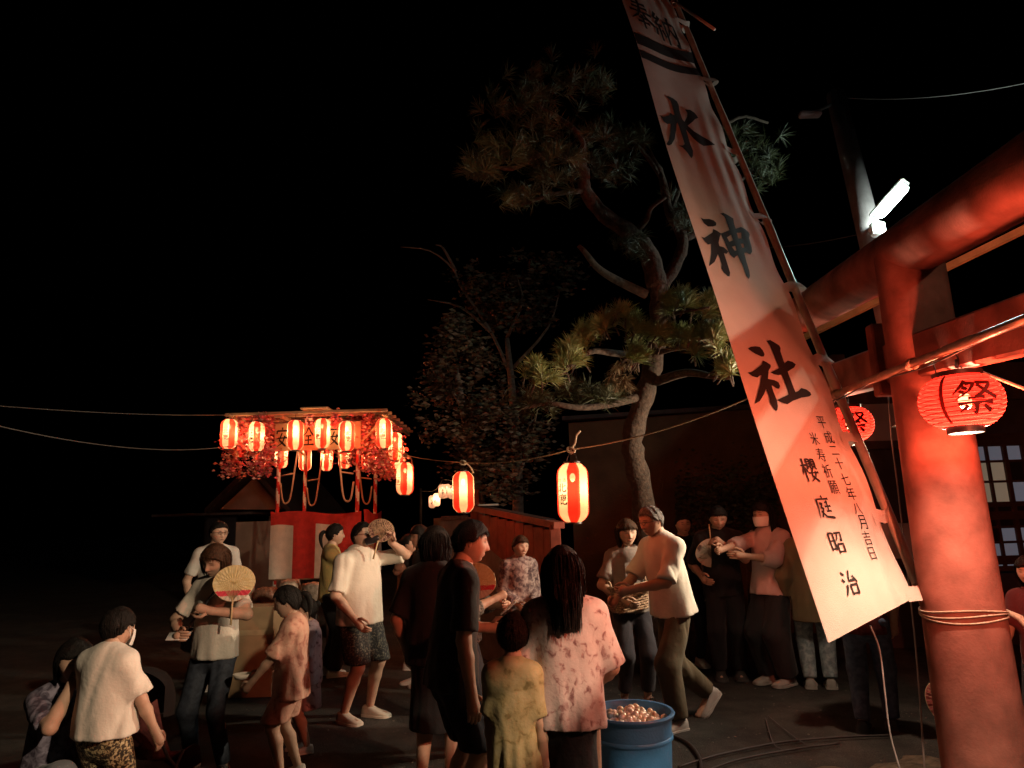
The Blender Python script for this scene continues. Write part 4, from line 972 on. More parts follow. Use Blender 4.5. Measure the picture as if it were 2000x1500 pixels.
        for sgn in (-1, 1):
            ear = hw(np.array([(sgn * .38, .11, -.08), (sgn * .40, -.02, -.02), (sgn * .385, -.05, -.1), (sgn * .36, .08, -.3)])); mm.tube([Vector(q) + Vector(base) for q in ear], .002, 5)
        mm.build('face_mask', mat('mask_' + mask, (.72, .70, .66) if mask == 'white' else (.03, .03, .03), .9, .05), root)
    # ---------------- clothing
    def cloth_obj(S, name, m, folds, zref, seed, hemdir=None):
        V, Fq = S.mesh()
        mb = MB(); mb.v = [tuple(q) for q in V]; mb.f = [tuple(q) for q in Fq.tolist()]; mb.m = [0] * len(mb.f)
        o = mb.build(name, m, loc=(0, 0, 0)); me = o.data
        nn = np.empty(len(V) * 3, np.float32); me.vertices.foreach_get('normal', nn); nn = nn.reshape(-1, 3)
        Vn = V / H
        wv = sm((zref - Vn[:, 2]) / .22); ang = np.arctan2(Vn @ f, Vn @ l)
        rdg = lambda q, fq, sd_: .6 - 2.6 * np.abs(tnoise(q, fq, sd_, 4))
        side_ = 1 - np.abs(nn[:, 2]) ** 3
        Q = Vn + .02 * np.stack([tnoise(Vn, 14, seed + 3), tnoise(Vn, 14, seed + 4), 0 * ang], 1)
        cre = lambda fq, zz, sd_, wd_: np.exp(-(tnoise(Q * np.array([1, 1, zz]), fq, sd_, 4) / wd_) ** 2)
        d = folds * (.9 - 1.9 * cre(15, .32, seed, .13) - 1.2 * cre(24, .55, seed + 1, .12) * (1 - .5 * wv) + .5 * tnoise(Vn, 20, seed + 2)) + folds * .9 * wv * np.sin(ang * 8 + 3 * tnoise(Vn, 8, seed + 2))
        d = np.maximum(d, -.0065 if name not in ('trousers', 'shorts', 'skirt') else -.012) * side_
        if name in ('trousers', 'shorts', 'skirt'): d = np.minimum(d, .004)
        V2 = V + nn * d[:, None]
        # relax once
        E_ = np.concatenate([Fq[:, [0, 1]], Fq[:, [1, 2]], Fq[:, [2, 3]], Fq[:, [3, 0]]]); acc = np.zeros_like(V2); cn = np.zeros(len(V2))
        for p_, q_ in ((0, 1), (1, 0)): np.add.at(acc, E_[:, p_], V2[E_[:, q_]]); np.add.at(cn, E_[:, p_], 1)
        V2 = V2 * .8 + acc / cn[:, None] * .2
        me.vertices.foreach_set('co', V2.astype(np.float32).ravel()); me.update(); o.parent = root; o.location = (0, 0, 0)
        return o
    tp = dict(m=mat('plain_tee', (.6, .6, .6)), sleeve=.75, hem=.49, loose=.016, folds=.0075, flare=1.0, name='shirt'); tp.update(top or {})
    S = SDF(lo, hi, vox); inf = tp['loose']
    torso(S, inf, 1.0, .03)
    S.cone(Wd(up(0, 0, .70)), Wd(up(0, .004, tp['hem'] - .03)), H * .082 * bw_ + inf, H * .094 * bw_ * tp['flare'] + inf * 1.5, .04, fw, 1.3)
    for (S_, E_, W_) in ((SL, EL, WL), (SR, ER, WR)):
        sl = tp['sleeve']
        if sl <= 0: continue
        d = (E_ - S_); dn = d / np.linalg.norm(d); dw = dn[0] * l + dn[1] * f + dn[2] * z
        if sl <= 1:
            e = S_ + d * sl; S.cone(Wd(S_), Wd(e + d * .12), H * .031 * (.7 + .3 * bw_) + inf * .30, H * (.029 * (.7 + .3 * bw_)) + inf * 1.0, .05, cut=[(Wd(e), dw)])
        else:
            S.cone(Wd(S_), Wd(E_), H * .032 + inf * .35, H * .029 + inf * .8, .05); d2 = (W_ - E_); e = E_ + d2 * (sl - 1); d2n = d2 / np.linalg.norm(d2)
            S.cone(Wd(E_), Wd(e + d2 * .1), H * .030 + inf * .8, H * .023 + inf * .9, .03, cut=[(Wd(e), d2n[0] * l + d2n[1] * f + d2n[2] * z)])
    dn = Wd(up(0, 0, .4)) - Wd(up(0, 0, .5)); dn /= np.linalg.norm(dn)
    S.cutplane(Wd(up(0, 0, tp['hem'])), dn)
    shirt = cloth_obj(S, tp['name'], tp['m'], tp['folds'] * H / 1.6, .66, NPERSON)
    # neckline band / collar
    nk = np.array(Wd(up(0, .004, .842))); ux = Wd(up(1, 0, .8)) - Wd(up(0, 0, .8)); ux /= np.linalg.norm(ux); uy = fw; uz = np.cross(ux, uy); uz = uz if uz[2] > 0 else -uz
    cb = MB(); r_ = H * .047; ring = [(np.array(nk) + ux * r_ * 1.05 * math.cos(t) + uy * r_ * 1.0 * math.sin(t) - uz * H * .012 * max(0, math.sin(t)) + base) for t in np.linspace(0, 2 * math.pi, 28)]
    if tp.get('collar'):
        out = [np.array(nk) + ux * r_ * 1.5 * math.cos(t) + uy * r_ * 1.45 * math.sin(t) - uz * H * (.020 + .030 * max(0, math.sin(t))) + base for t in np.linspace(0, 2 * math.pi, 28)]
        hi_ = [np.array(nk) + ux * r_ * 1.02 * math.cos(t) + uy * r_ * .98 * math.sin(t) + uz * H * (.012 - .03 * max(0, math.sin(t))) + base for t in np.linspace(0, 2 * math.pi, 28)]
        cb.add(hi_ + out, [(i, i + 1, 29 + i, 28 + i) for i in range(27) if not 5 <= i <= 7]); cb.add([p + uz * .004 for p in hi_] + [p - uz * .004 + (p - nk - base) * .04 for p in out], [(i, i + 1, 29 + i, 28 + i) for i in range(27) if not 5 <= i <= 7])
    else: cb.tube([Vector(p) for p in ring], H * .0052, 6, cap=False)
    cb.build('collar', tp.get('collar_m') or tp['m'], root)
    bt = dict(kind='trousers', m=mat('dark_trousers', (.02, .022, .028)), len=.045, loose=.012, folds=.0065); bt.update(bottom or {})
    S = SDF(lo, hi, vox); inf = bt['loose']
    S.cone(Wd(up(0, 0, .49)), Wd(up(0, 0, .575)), H * .084 * bw_ + min(inf, .006), H * .079 * bw_, .03, fw, 1.32, cut=[(Wd(up(0, 0, .59)), -dn)])
    if bt['kind'] == 'skirt':
        S.cone(Wd(up(0, 0, .54)), Wd(hb + np.array([0, 0, bt['len'] - hb[2] - .08])), H * .080 * bw_ + inf * .5, H * bt.get('hemr', .13), .05, fw, 1.2); S.cutplane(Wd(np.array([0, 0, bt['len']])), np.array([0, 0, -1.]))
    else:
        for hj, kn, an, *_ in legs:
            ww = bt.get('wide', 1.0)
            S.cone(Wd(hj), Wd(kn), H * .053 * bw_ + inf * .6, H * .036 * ww + inf, .03)
            Lz = bt['len']
            if Lz < .2:
                tt = 1 - Lz * .6; S.cone(Wd(kn), Wd(kn + (an - kn) * tt), H * .036 * ww + inf, H * .026 * ww + inf * .9, .03, cut=[(Wd(kn + (an - kn) * (1.02 - Lz)), ((an - kn)[0] * l + (an - kn)[1] * f + (an - kn)[2] * z) / np.linalg.norm(an - kn))])
            elif Lz < .27:
                S.cone(Wd(kn), Wd(kn + (an - kn) * .5), H * .036 * ww + inf, H * .036 * ww + inf, .03, cut=[(Wd(kn + (an - kn) * .38), ((an - kn)[0] * l + (an - kn)[1] * f + (an - kn)[2] * z) / np.linalg.norm(an - kn))])
        if bt['len'] >= .27:
            # shorts: drop everything below the hem of each leg
            hj, kn, an, *_ = legs[0]; zc_ = np.array([0, 0, bt['len']]); S.cutplane(Wd(zc_), np.array([0, 0, -1.]))
    cloth_obj(S, 'skirt' if bt['kind'] == 'skirt' else 'shorts' if bt['len'] >= .27 else 'trousers', bt['m'], bt['folds'] * H / 1.6, .5, NPERSON + 3)
    # ---------------- footwear
    kind, scol = shoes
    for hj, kn, an, fy_, tip in legs:
        fd = np.array([math.sin(fy_) * math.cos(tip), math.cos(fy_) * math.cos(tip), -math.sin(tip)]); sd = np.array([math.cos(fy_), -math.sin(fy_), 0]); ud = np.cross(sd, fd); ud = ud if ud[2] > 0 else -ud
        A_ = lambda a_, b_, c_: Vector(Wd(an + sd * a_ + fd * b_ + ud * c_) + base)
        sb = MB(); prof = [(-.040, .021, .024), (-.034, .028, .040), (-.012, .030, .046), (.012, .030, .040), (.035, .031, .030), (.062, .035, .022), (.09, .034, .017), (.112, .026, .012), (.122, .012, .007)]
        g0 = -.047 * kb; ns = 12
        if kind == 'shoe':
            vv = []
            for b_, wd_, ht in prof:
                for k in range(ns):
                    t = 2 * math.pi * k / ns; x_, y_ = math.cos(t), math.sin(t); vv.append(A_(wd_ * np.sign(x_) * abs(x_) ** .7 * .95, b_, g0 + .006 + max(0, (y_ + .35)) * ht / 1.35 * 1.15 + (0 if y_ > -.35 else 0)))
            n_ = len(prof); sb.add(vv, [(i * ns + k, i * ns + (k + 1) % ns, (i + 1) * ns + (k + 1) % ns, (i + 1) * ns + k) for i in range(n_ - 1) for k in range(ns)] + [tuple(range(ns - 1, -1, -1)), tuple(range((n_ - 1) * ns, n_ * ns))])
        # sole
        o1 = [A_(wd_ * 1.12, b_, g0 + .0095) for b_, wd_, ht in prof] + [A_(-wd_ * 1.12, b_, g0 + .0095) for b_, wd_, ht in prof[::-1]]; o2 = [p - Vector(ud[0] * l + ud[1] * f + ud[2] * z) * H * .011 for p in o1]; n_ = len(o1)
        sb.add(o1 + o2, [tuple(range(n_)), tuple(range(2 * n_ - 1, n_ - 1, -1))] + [(i, n_ + i, n_ + (i + 1) % n_, (i + 1) % n_) for i in range(n_)], 1)
        if kind == 'sandal':
            for b_, hgt in ((.07, .022), (.02, .048)):
                ring = [A_(.033 * math.cos(t), b_, g0 + .008 + hgt * math.sin(t)) for t in np.linspace(0, math.pi, 10)]; ring2 = [A_(.033 * math.cos(t), b_ + .022, g0 + .008 + hgt * .9 * math.sin(t)) for t in np.linspace(0, math.pi, 10)]
                sb.add(ring + ring2, [(i, i + 1, 11 + i, 10 + i) for i in range(9)])
        nm = '%s_%d_%d' % (kind, int(scol[0] * 100), int(scol[2] * 100))
        sb.build(kind, [mat('footwear_' + nm, scol, .6, .12), mat('sole_' + nm, tuple(min(.7, q * 1.1 + .02) for q in scol), .7)], root, auto=50)
    R_ = dict(root=root, H=H, wl=Vector(Wd(WL) + base), wr=Vector(Wd(WR) + base), f=Vector(f), l=Vector(l), el=Vector(Wd(EL) + base), er=Vector(Wd(ER) + base), base=Vector(base), dl=Vector(hdirs[0][0] * l + hdirs[0][1] * f + hdirs[0][2] * z), dr=Vector(hdirs[1][0] * l + hdirs[1][1] * f + hdirs[1][2] * z),
              loc=lambda a_, b_, c_: Vector(Wd(np.array([a_, b_, c_])) + base), up=lambda a_, b_, c_: Vector(Wd(up(a_, b_, c_)) + base))
    return R_
# ================================================================== the crowd
def add_folds(m):
    """fine creases running down the cloth, as relief"""
    t = m.node_tree; tc = t.nodes.new('ShaderNodeTexCoord'); mp = t.nodes.new('ShaderNodeMapping'); mp.inputs['Scale'].default_value = (1, 1, .38)
    n = t.nodes.new('ShaderNodeTexNoise'); n.noise_type = 'RIDGED_MULTIFRACTAL'; n.inputs['Scale'].default_value = 6.5; n.inputs['Detail'].default_value = 2.5; n.inputs['Distortion'].default_value = .8
    bp = t.nodes.new('ShaderNodeBump'); bp.inputs['Strength'].default_value = .8; bp.inputs['Distance'].default_value = .02
    t.links.new(tc.outputs['Object'], mp.inputs[0]); t.links.new(mp.outputs[0], n.inputs['Vector']); t.links.new(n.outputs[0], bp.inputs['Height'])
    b = t.nodes['Principled BSDF']; old = b.inputs['Normal'].links
    if old: t.links.new(old[0].from_socket, bp.inputs['Normal'])
    t.links.new(bp.outputs[0], b.inputs['Normal']); return m
def cloth(name, col, var=.1, scale=6):
    new = name not in MATS; m = mat(name, col, .9, var, scale, .22, 30, sheen=.1, spec=.2)
    if new: add_folds(m)
    return m
JEANS = ramp_mat('dark_denim', [(.35, (.012, .016, .026)), (.65, (.03, .038, .055))], scale=30)
LEOP = ramp_mat('leopard_print', [(.38, (.02, .015, .01)), (.50, (.06, .04, .02)), (.56, (.40, .31, .16)), (.7, (.50, .42, .26))], scale=85, stretch=(1, 1, .8))
FLOR = ramp_mat('floral_blouse', [(.32, (.20, .09, .09)), (.40, (.40, .25, .24)), (.47, (.57, .44, .42)), (.75, (.62, .50, .48))], scale=30, detail=5, stretch=(1, 1, .8))
MOTT = ramp_mat('mottled_jacket', [(.36, (.07, .035, .04)), (.50, (.24, .15, .14)), (.62, (.40, .29, .26))], scale=26, detail=6)
YELJ = ramp_mat('pale_yellow_jinbei', [(.30, (.22, .17, .07)), (.42, (.38, .31, .15)), (.7, (.43, .36, .20))], scale=22)
PINKJ = ramp_mat('pink_jinbei', [(.33, (.36, .14, .10)), (.46, (.58, .30, .22)), (.7, (.62, .38, .28))], scale=18)
LAV = ramp_mat('lavender_print', [(.34, (.16, .08, .10)), (.44, (.48, .34, .38)), (.7, (.54, .41, .46))], scale=24)
DKPAT = ramp_mat('dark_pattern', [(.45, (.012, .013, .014)), (.56, (.035, .035, .03)), (.62, (.20, .19, .14)), (.66, (.02, .02, .02))], scale=60)
for q in (LEOP, FLOR, MOTT, YELJ, PINKJ, LAV, DKPAT, JEANS): add_folds(q)
SANDP = dict(shoes=('sandal', (.05, .04, .04)))
# --- woman with a round fan (left)
fanw = person('woman in grey tee and dark jeans looking down at a round fan', 432, 1058, 5.0, -12, hair=('bob', 'brown'), build=1.08, vox=.0105, head=(-6, -22, 10), fringe=.22,
   top=dict(m=cloth('grey_tee', (.50, .46, .40)), sleeve=.78, hem=.485, loose=.02), bottom=dict(m=JEANS, len=.05, loose=.006), armL=(.075, .15, .705), poleL=(.9, -.2, -.4), armR=(-.085, .145, .60), poleR=(-.9, -.4, -.2), curl=(.75, .6), handdir=((-.75, .35, .25), (.5, .7, .1)), feet=((.085, 0.02, 0, 10), (-.085, .0, 0, -14)), **SANDP)
# --- child seen from behind (left)
kid1 = person('child from behind in white cropped tee and leopard print trousers', 222, 1184, 3.75, 166, hd=.16, vox=.0105, hair=('short', 'black'), mask='white', head=(2, -14, 6), build=1.08,
   top=dict(m=cloth('white_tee', (.66, .62, .55)), sleeve=.85, hem=.50, loose=.03, flare=1.12, collar_m=cloth('black_rib', (.02, .02, .022))), bottom=dict(m=LEOP, len=.05, loose=.02), armL=(.175, .13, .48), armR=(-.175, .10, .47), shoes=('shoe', (.3, .3, .3)))
# --- seated person, left edge
sit1 = person('person seated at the left edge, hand to face, pale grey trousers', 132, 1236, 3.95, 55, H=1.5, hair=('bob', 'black'), vox=.013, hipz=.235, hip=(0, -.02), lean=12, head=(-10, -8, 0),
   top=dict(m=ramp_mat('dim_violet_print', [(.4, (.05, .04, .06)), (.6, (.22, .20, .26))], scale=24), sleeve=.8, hem=.50), bottom=dict(m=cloth('slate_trousers', (.13, .16, .18)), len=.05, loose=.018), feet=((.07, .25, 0), (-.06, .23, 0)), armL=(.12, .2, .36), armR=(-.03, .14, .555), poleR=(-.6, .1, -.8), curl=(.3, .6))
# --- man with glasses behind the fan woman
person('man with glasses in pale shirt behind the woman with the fan', 425, 1017, 7.6, 40, male=1, glasses=True, vox=.014, hair=('short', 'black'), head=(10, -4, 0), top=dict(m=cloth('pale_shirt', (.5, .48, .44)), collar=True))
# --- girl in pink jinbei and her friend
girl = person('girl in pink jinbei with ponytail facing left, holding a cup', 578, 1140, 4.85, -84, hd=.165, vox=.0105, hair=('pony', 'black'), head=(4, -12, 0), fringe=.2,
   top=dict(m=PINKJ, sleeve=.95, hem=.42, loose=.028, flare=1.1, collar=True), bottom=dict(m=PINKJ, len=.30, loose=.028, wide=1.25), armL=(.10, .20, .50), armR=(-.10, .19, .53), poleL=(.6, -.6, -.5), poleR=(-.6, -.6, -.5), curl=(.6, .6), shoes=('shoe', (.55, .5, .45)), feet=((.05, .04, 0), (-.05, -.03, 0)))
person('girl in lavender print dress standing right behind the pink girl', 607, 1165, 5.4, -70, hd=.165, vox=.013, hair=('bun', 'black'), top=dict(m=LAV, sleeve=.9, hem=.44, loose=.02), bottom=dict(kind='skirt', m=LAV, len=.27, loose=.03, hemr=.115), shoes=('shoe', (.6, .56, .5)), armL=(.10, .15, .52), armR=(-.10, .16, .52))
# --- yellow shirt woman, white polo man
person('woman in yellow top with ponytail beyond the white polo man', 648, 1022, 7.9, 112, vox=.014, hair=('pony', 'black'), top=dict(m=cloth('yellow_top', (.46, .36, .14)), sleeve=.85, hem=.48, loose=.02), bottom=dict(m=cloth('black_cloth', (.018, .018, .02)), loose=.03, wide=1.3), armL=(.06, .19, .72), armR=(-.06, .2, .74), poleL=(.7, -.2, -.6), poleR=(-.7, -.2, -.6))
polo = person('stout man in white polo shirt drinking from a can', 703, 1019, 6.2, 62, male=1, build=1.42, glasses=True, vox=.011, hair=('short', 'black'), head=(-6, 6, 0), fringe=.22, curl=(.55, .3),
   top=dict(m=cloth('white_polo', (.66, .61, .52)), sleeve=.9, hem=.475, loose=.022, collar=True), bottom=dict(m=DKPAT, len=.285, loose=.03, wide=1.2), armL=(.075, .155, .885), poleL=(.95, .15, -.45), armR=(-.15, .10, .52), poleR=(-.6, -.6, -.3), shoes=('shoe', (.55, .5, .42)), feet=((.075, .02, 0, 8), (-.075, -.02, 0, -8)), handdir=((-.35, .3, .75), None))
# --- pair behind, facing each other
pk = person('woman in salmon tee in the background facing right', 796, 1043, 8.2, 85, vox=.014, hair=('bun', 'black'), head=(0, 14, 0), top=dict(m=cloth('salmon_tee', (.52, .22, .16))), bottom=dict(m=cloth('black_cloth', 0)), armL=(.08, .17, .60), armR=(-.08, .15, .58))
pk2 = person('person in black with a green wristband, hand raised to mouth', 826, 1026, 7.4, -62, vox=.013, hair=('bob', 'black'), top=dict(m=cloth('black_cloth', 0), sleeve=.6), bottom=dict(m=cloth('black_cloth', 0)), armR=(-.03, .14, .80), poleR=(-.7, .2, -.7), curl=(.3, .6))
tag(MB().tube([pk2['wr'] + (pk2['er'] - pk2['wr']) * .12 + Vector((.024 * math.cos(t), .014 * math.sin(t), .02 * math.sin(t))) for t in np.linspace(0, 6.283, 22)], .006, 6, cap=False).build('wristband', mat('green_band', (.08, .62, .30), .4)), 'bright green band on the raised wrist in the background', 'wristband')
# --- black-haired woman in black, man in black tee, person with fan behind him
person('woman with black bob in black clothes left of the man in black tee', 846, 1029, 4.6, 165, vox=.0105, hair=('bob', 'black'), build=1.05, top=dict(m=cloth('black_cloth', 0), sleeve=.9, hem=.46, loose=.03), bottom=dict(kind='skirt', m=cloth('black_cloth', 0), len=.22, hemr=.11), shoes=('shoe', (.03, .03, .03)))
man = person('man in black printed tee seen in profile facing right', 877, 1017, 3.85, 108, male=1, lean=7, H=1.63, build=1.02, vox=.0095, hair=('short', 'black'), head=(-14, -8, 0), fringe=.13,
   top=dict(m=cloth('charcoal_tee', (.035, .033, .032)), sleeve=.85, hem=.46, loose=.026), bottom=dict(m=cloth('navy_shorts', (.014, .016, .024)), len=.285, loose=.03, wide=1.2), armR=(-.15, .03, .475), poleR=(-.4, -.9, 0), armL=(.10, .155, .62), poleL=(.5, -.7, -.5), shoes=('shoe', (.1, .1, .1)), curl=(.5, .35))
fan2 = person('person behind the man in black tee holding up a fan, cropped trousers and lilac clogs', 903, 1048, 5.35, 82, vox=.0105, hair=('short', 'black'), top=dict(m=ramp_mat('grey_speckled', [(.4, (.03, .03, .03)), (.6, (.20, .18, .15))], scale=60), sleeve=1.35, hem=.49, loose=.02), bottom=dict(m=cloth('slate_cropped', (.05, .055, .065)), len=.12, loose=.012),
   armR=(-.065, .175, .70), poleR=(-.7, -.2, -.6), armL=(.02, .19, .66), poleL=(.7, -.2, -.6), curl=(.7, .75), shoes=('shoe', (.46, .30, .34)), feet=((.04, -.02, 0), (-.05, .06, 0)))
# --- woman in mottled jacket by the red fence
person('woman in mottled jacket with white collar near the red fence', 1012, 1044, 7.0, 12, vox=.0115, hair=('short', 'brown'), head=(20, -8, 0), top=dict(m=MOTT, sleeve=1.85, hem=.44, loose=.024, collar=True, collar_m=cloth('white_collar', (.6, .56, .52))), armL=(.05, .12, .55), armR=(-.05, .12, .56), curl=(.6, .6))
# --- small child in yellow, woman from behind
person('small child in pale yellow jinbei seen from behind', 999, 1196, 3.25, 168, hd=.155, vox=.0095, hair=('short', 'black'), head=(8, 2, 0), top=dict(m=YELJ, sleeve=.85, hem=.33, loose=.016, flare=1.22), bottom=dict(m=YELJ, len=.10, loose=.02, wide=1.1), build=.70, armL=(.105, .06, .47), armR=(-.105, .02, .46), shoes=('sandal', (.1, .1, .1)))
back = person('woman from behind with long black hair and floral blouse', 1097, 1067, 3.3, 176, build=.98, vox=.0095, hair=('long', 'black'), head=(4, -6, 0), top=dict(m=FLOR, sleeve=.98, hem=.475, loose=.024, flare=1.12, folds=.009), bottom=dict(kind='skirt', m=cloth('black_cloth', 0), len=.2, hemr=.088, loose=.0), armR=(-.10, .15, .56), armL=(.125, .13, .55))
# --- pair with the basket
bsk = person('smiling woman with brown bob and grey tee holding the basket', 1221, 1014, 6.35, 8, vox=.0105, hair=('bob', 'brown'), head=(0, -6, -4), smile=1, fringe=.16, skin=(.50, .32, .23), top=dict(m=cloth('taupe_tee', (.22, .18, .16)), sleeve=.8, hem=.49, loose=.022), bottom=dict(m=cloth('plum_cropped', (.05, .045, .055)), len=.19, loose=.016),
   armR=(-.085, .135, .575), armL=(.075, .125, .63), poleR=(-.8, -.4, -.3), poleL=(.8, -.4, -.3), curl=(.7, .5), feet=((.06, .02, 0, 12), (-.065, 0, 0, -12)), shoes=('sandal', (.25, .15, .12)))
old = person('older man with glasses in white shirt handing over the basket', 1301, 995, 5.75, -66, male=1, glasses=True, vox=.0105, hair=('bald', 'grey'), skin=(.44, .26, .18), lean=9, head=(4, -14, 0), H=1.72, top=dict(m=cloth('white_work_shirt', (.66, .60, .52)), sleeve=.95, hem=.485, loose=.034, flare=1.12, collar=True, folds=.009), bottom=dict(m=cloth('khaki_trousers', (.12, .095, .06)), len=.05, loose=.022, wide=1.2),
   armR=(-.075, .26, .565), armL=(.055, .25, .615), poleR=(-.6, -.4, -.6), poleL=(.6, -.4, -.6), curl=(.65, .55), feet=((.06, .06, 0, 4), (-.05, -.20, .06, 0, .75)), shoes=('shoe', (.42, .38, .36)))
# --- people at the right, in the shade
person('person mostly hidden behind the older man, only the face lit', 1330, 1003, 7.9, 5, vox=.014, hair=('short', 'black'), top=dict(m=cloth('black_cloth', 0)), male=1)
blk = person('person all in black with dark mask holding a white fan', 1398, 984, 7.3, -14, male=1, vox=.012, hair=('short', 'black'), head=(6, -22, 0), top=dict(m=cloth('black_cloth', 0), sleeve=.95, loose=.03, hem=.46), bottom=dict(m=cloth('black_cloth', 0), loose=.025), armL=(.02, .17, .76), poleL=(.7, -.2, -.6), armR=(-.12, .1, .58), curl=(.8, .4), shoes=('shoe', (.04, .04, .04)))
pkb = person('long-haired woman in pale pink blouse reaching out to the left', 1489, 979, 7.0, -58, vox=.011, hair=('long', 'black'), head=(0, -4, 0), mask='white', lean=-4, top=dict(m=cloth('pale_pink_blouse', (.52, .38, .36)), sleeve=1.4, hem=.475, loose=.03, flare=1.15, folds=.008), bottom=dict(m=cloth('black_cloth', 0), loose=.035, wide=1.4), armR=(-.06, .30, .74), armL=(.05, .24, .70), poleR=(-.6, -.3, -.7), poleL=(.6, -.3, -.7), shoes=('shoe', (.3, .28, .26)))
person('person in khaki jacket and pale washed jeans half behind the banner', 1566, 1000, 6.75, 160, vox=.012, hair=('short', 'black'), top=dict(m=cloth('khaki_jacket', (.16, .12, .065)), sleeve=1.8, hem=.37, loose=.035), bottom=dict(m=ramp_mat('washed_denim', [(.35, (.16, .21, .23)), (.65, (.36, .42, .44))], scale=24), loose=.02), shoes=('shoe', (.34, .32, .29)))
person('person in dark red top and blue jeans behind the banner hem', 1662, 1010, 5.4, 150, vox=.012, hair=('short', 'black'), top=dict(m=cloth('dark_red_top', (.10, .02, .022)), sleeve=.9, hem=.45), bottom=dict(m=ramp_mat('blue_denim', [(.35, (.05, .075, .13)), (.65, (.10, .14, .22))], scale=24), loose=.012), shoes=('shoe', (.04, .04, .04)), feet=((.06, 0, 0), (-.06, .10, 0)))
edge = person('person in dark red clothes at the right edge behind the pillar', 2012, 1085, 4.4, -60, vox=.013, hair=('bob', 'black'), top=dict(m=cloth('dark_red_top', 0), sleeve=.8), armR=(-.14, .16, .50), armL=(.10, .15, .55))

# ================================================================== things people hold
PAPER_C = ramp_mat('fan_cream_paper', [(.4, (.70, .60, .30)), (.6, (.78, .70, .42))], scale=40); FRED = mat('fan_red', (.68, .06, .10), .7, .1); BAMB = mat('fan_bamboo', (.60, .46, .26), .6, .2)
def uchiwa(label, c, up, nrm, r=.125, cream=PAPER_C, red=FRED, redz=-.25, handle=.16, ribs=True, tilt_red=0.):
    """round paper fan: c = middle of the leaf, up = away from the handle"""
    c, up = Vector(c), Vector(up).normalized(); nrm = Vector(nrm); nrm = (nrm - up * nrm.dot(up)).normalized(); sx = up.cross(nrm).normalized()
    o = empty('hand_fan', c - up * (r * .8 + handle), label, 'fan'); n = 80
    def rim(t): # slightly wider than tall, flat-shouldered towards the handle
        return sx * (r * 1.08 * math.sin(t) * (1 - .10 * max(0, -math.cos(t)))) + up * (r * .92 * math.cos(t))
    front = MB()
    for side in (1, -1):
        n0 = len(front.v); rings = 20; V = []
        for j in range(rings + 1):
            for k in range(n):
                p = c + rim(2 * math.pi * k / n) * (j / rings) + nrm * (side * .0018 + .0015 * math.sin(k * 2.0) * (j > 0)); V.append(p)
        fs = [(j * n + k, j * n + (k + 1) % n, (j + 1) * n + (k + 1) % n, (j + 1) * n + k) for j in range(rings) for k in range(n)]
        for q in fs:
            m_ = sum((V[i] for i in q), Vector()) / 4 - c; y_ = m_.dot(up) / r + tilt_red * m_.dot(sx) / r
            front.add([V[i] for i in q], [(0, 1, 2, 3)], 1 if redz - .26 < y_ < redz or (y_ <= redz - .26 and side < 0 and False) else (2 if y_ <= redz - .26 else 0))
    front.build('leaf', [cream, red, mat('fan_white', (.66, .60, .50), .8, .08)], o)
    if ribs:
        b = MB(); piv = c - up * r * .9
        for k in range(-7, 8):
            t = k * .17; e = c + rim(t) * .97
            b.tube([piv + nrm * .004, e + nrm * .004], .0011, 4)
        b.tube([c + rim(2 * math.pi * k / n) for k in range(n + 1)], .0022, 5, cap=False); b.build('ribs', BAMB, o)
    MB().tube([c - up * r * .72, c - up * (r * .85 + handle)], [.006, .0075], 8).build('handle', BAMB, o)
    return o
p = at(457, 1139, 4.62); uchiwa('cream and pink round fan held up by the woman in grey tee', p, (-.03, .15, 1), (.12, -1, .25), .128, redz=-.38)
p = at(931, 1134, 4.95); uchiwa('straw coloured fan with red lower third behind the man in black tee', p, (.30, 0, .95), (-.25, -1, .1), .135, redz=-.28, tilt_red=-.35)
p = at(744, 1036, 5.95); uchiwa('dark patterned fan raised beside the drinking man', p, (.25, .1, 1), (.1, -1, .1), .105, cream=ramp_mat('fan_brown_print', [(.42, (.10, .05, .04)), (.58, (.42, .27, .20))], scale=60), redz=-2)
p = at(1391, 1080, 7.0); uchiwa('white fan with a dark spot hanging handle up between two people', p, (0.03, 0, -1), (-.1, -1, .1), .155, cream=ramp_mat('fan_pale_print', [(.38, (.12, .08, .07)), (.46, (.52, .46, .38)), (.7, (.58, .52, .44))], scale=9), redz=-2)
p = at(1846, 1374, 4.3); uchiwa('pink fan poking out from behind the gate pillar', p, (-1, 0, .05), (0, -1, .55), .125, cream=mat('fan_pink', (.55, .14, .14), .7, .3, 60), redz=-2, ribs=True)
# can of drink
cl = polo['wl'] + polo['dl'] * .05; hd_ = at(728, 1054, 5.95)
can = empty('drink_can', hd_, 'dark drink can tipped to the mouth of the man in white', 'can'); d = Vector((.93, -.1, .25)).normalized(); x_, y_ = perp(d)
b = MB(); b.tube([hd_ - d * .065, hd_ - d * .058, hd_ + d * .052, hd_ + d * .062], [.026, .033, .033, .027], 20).build('can_body', mat('can_dark', (.05, .045, .05), .3, .3, 20, metal=.5), can, auto=40)
MB().tube([hd_ + d * .0605, hd_ + d * .066], [.0275, .0255], 20).build('can_end', mat('can_metal', (.65, .62, .58), .25, metal=1), can, auto=40)
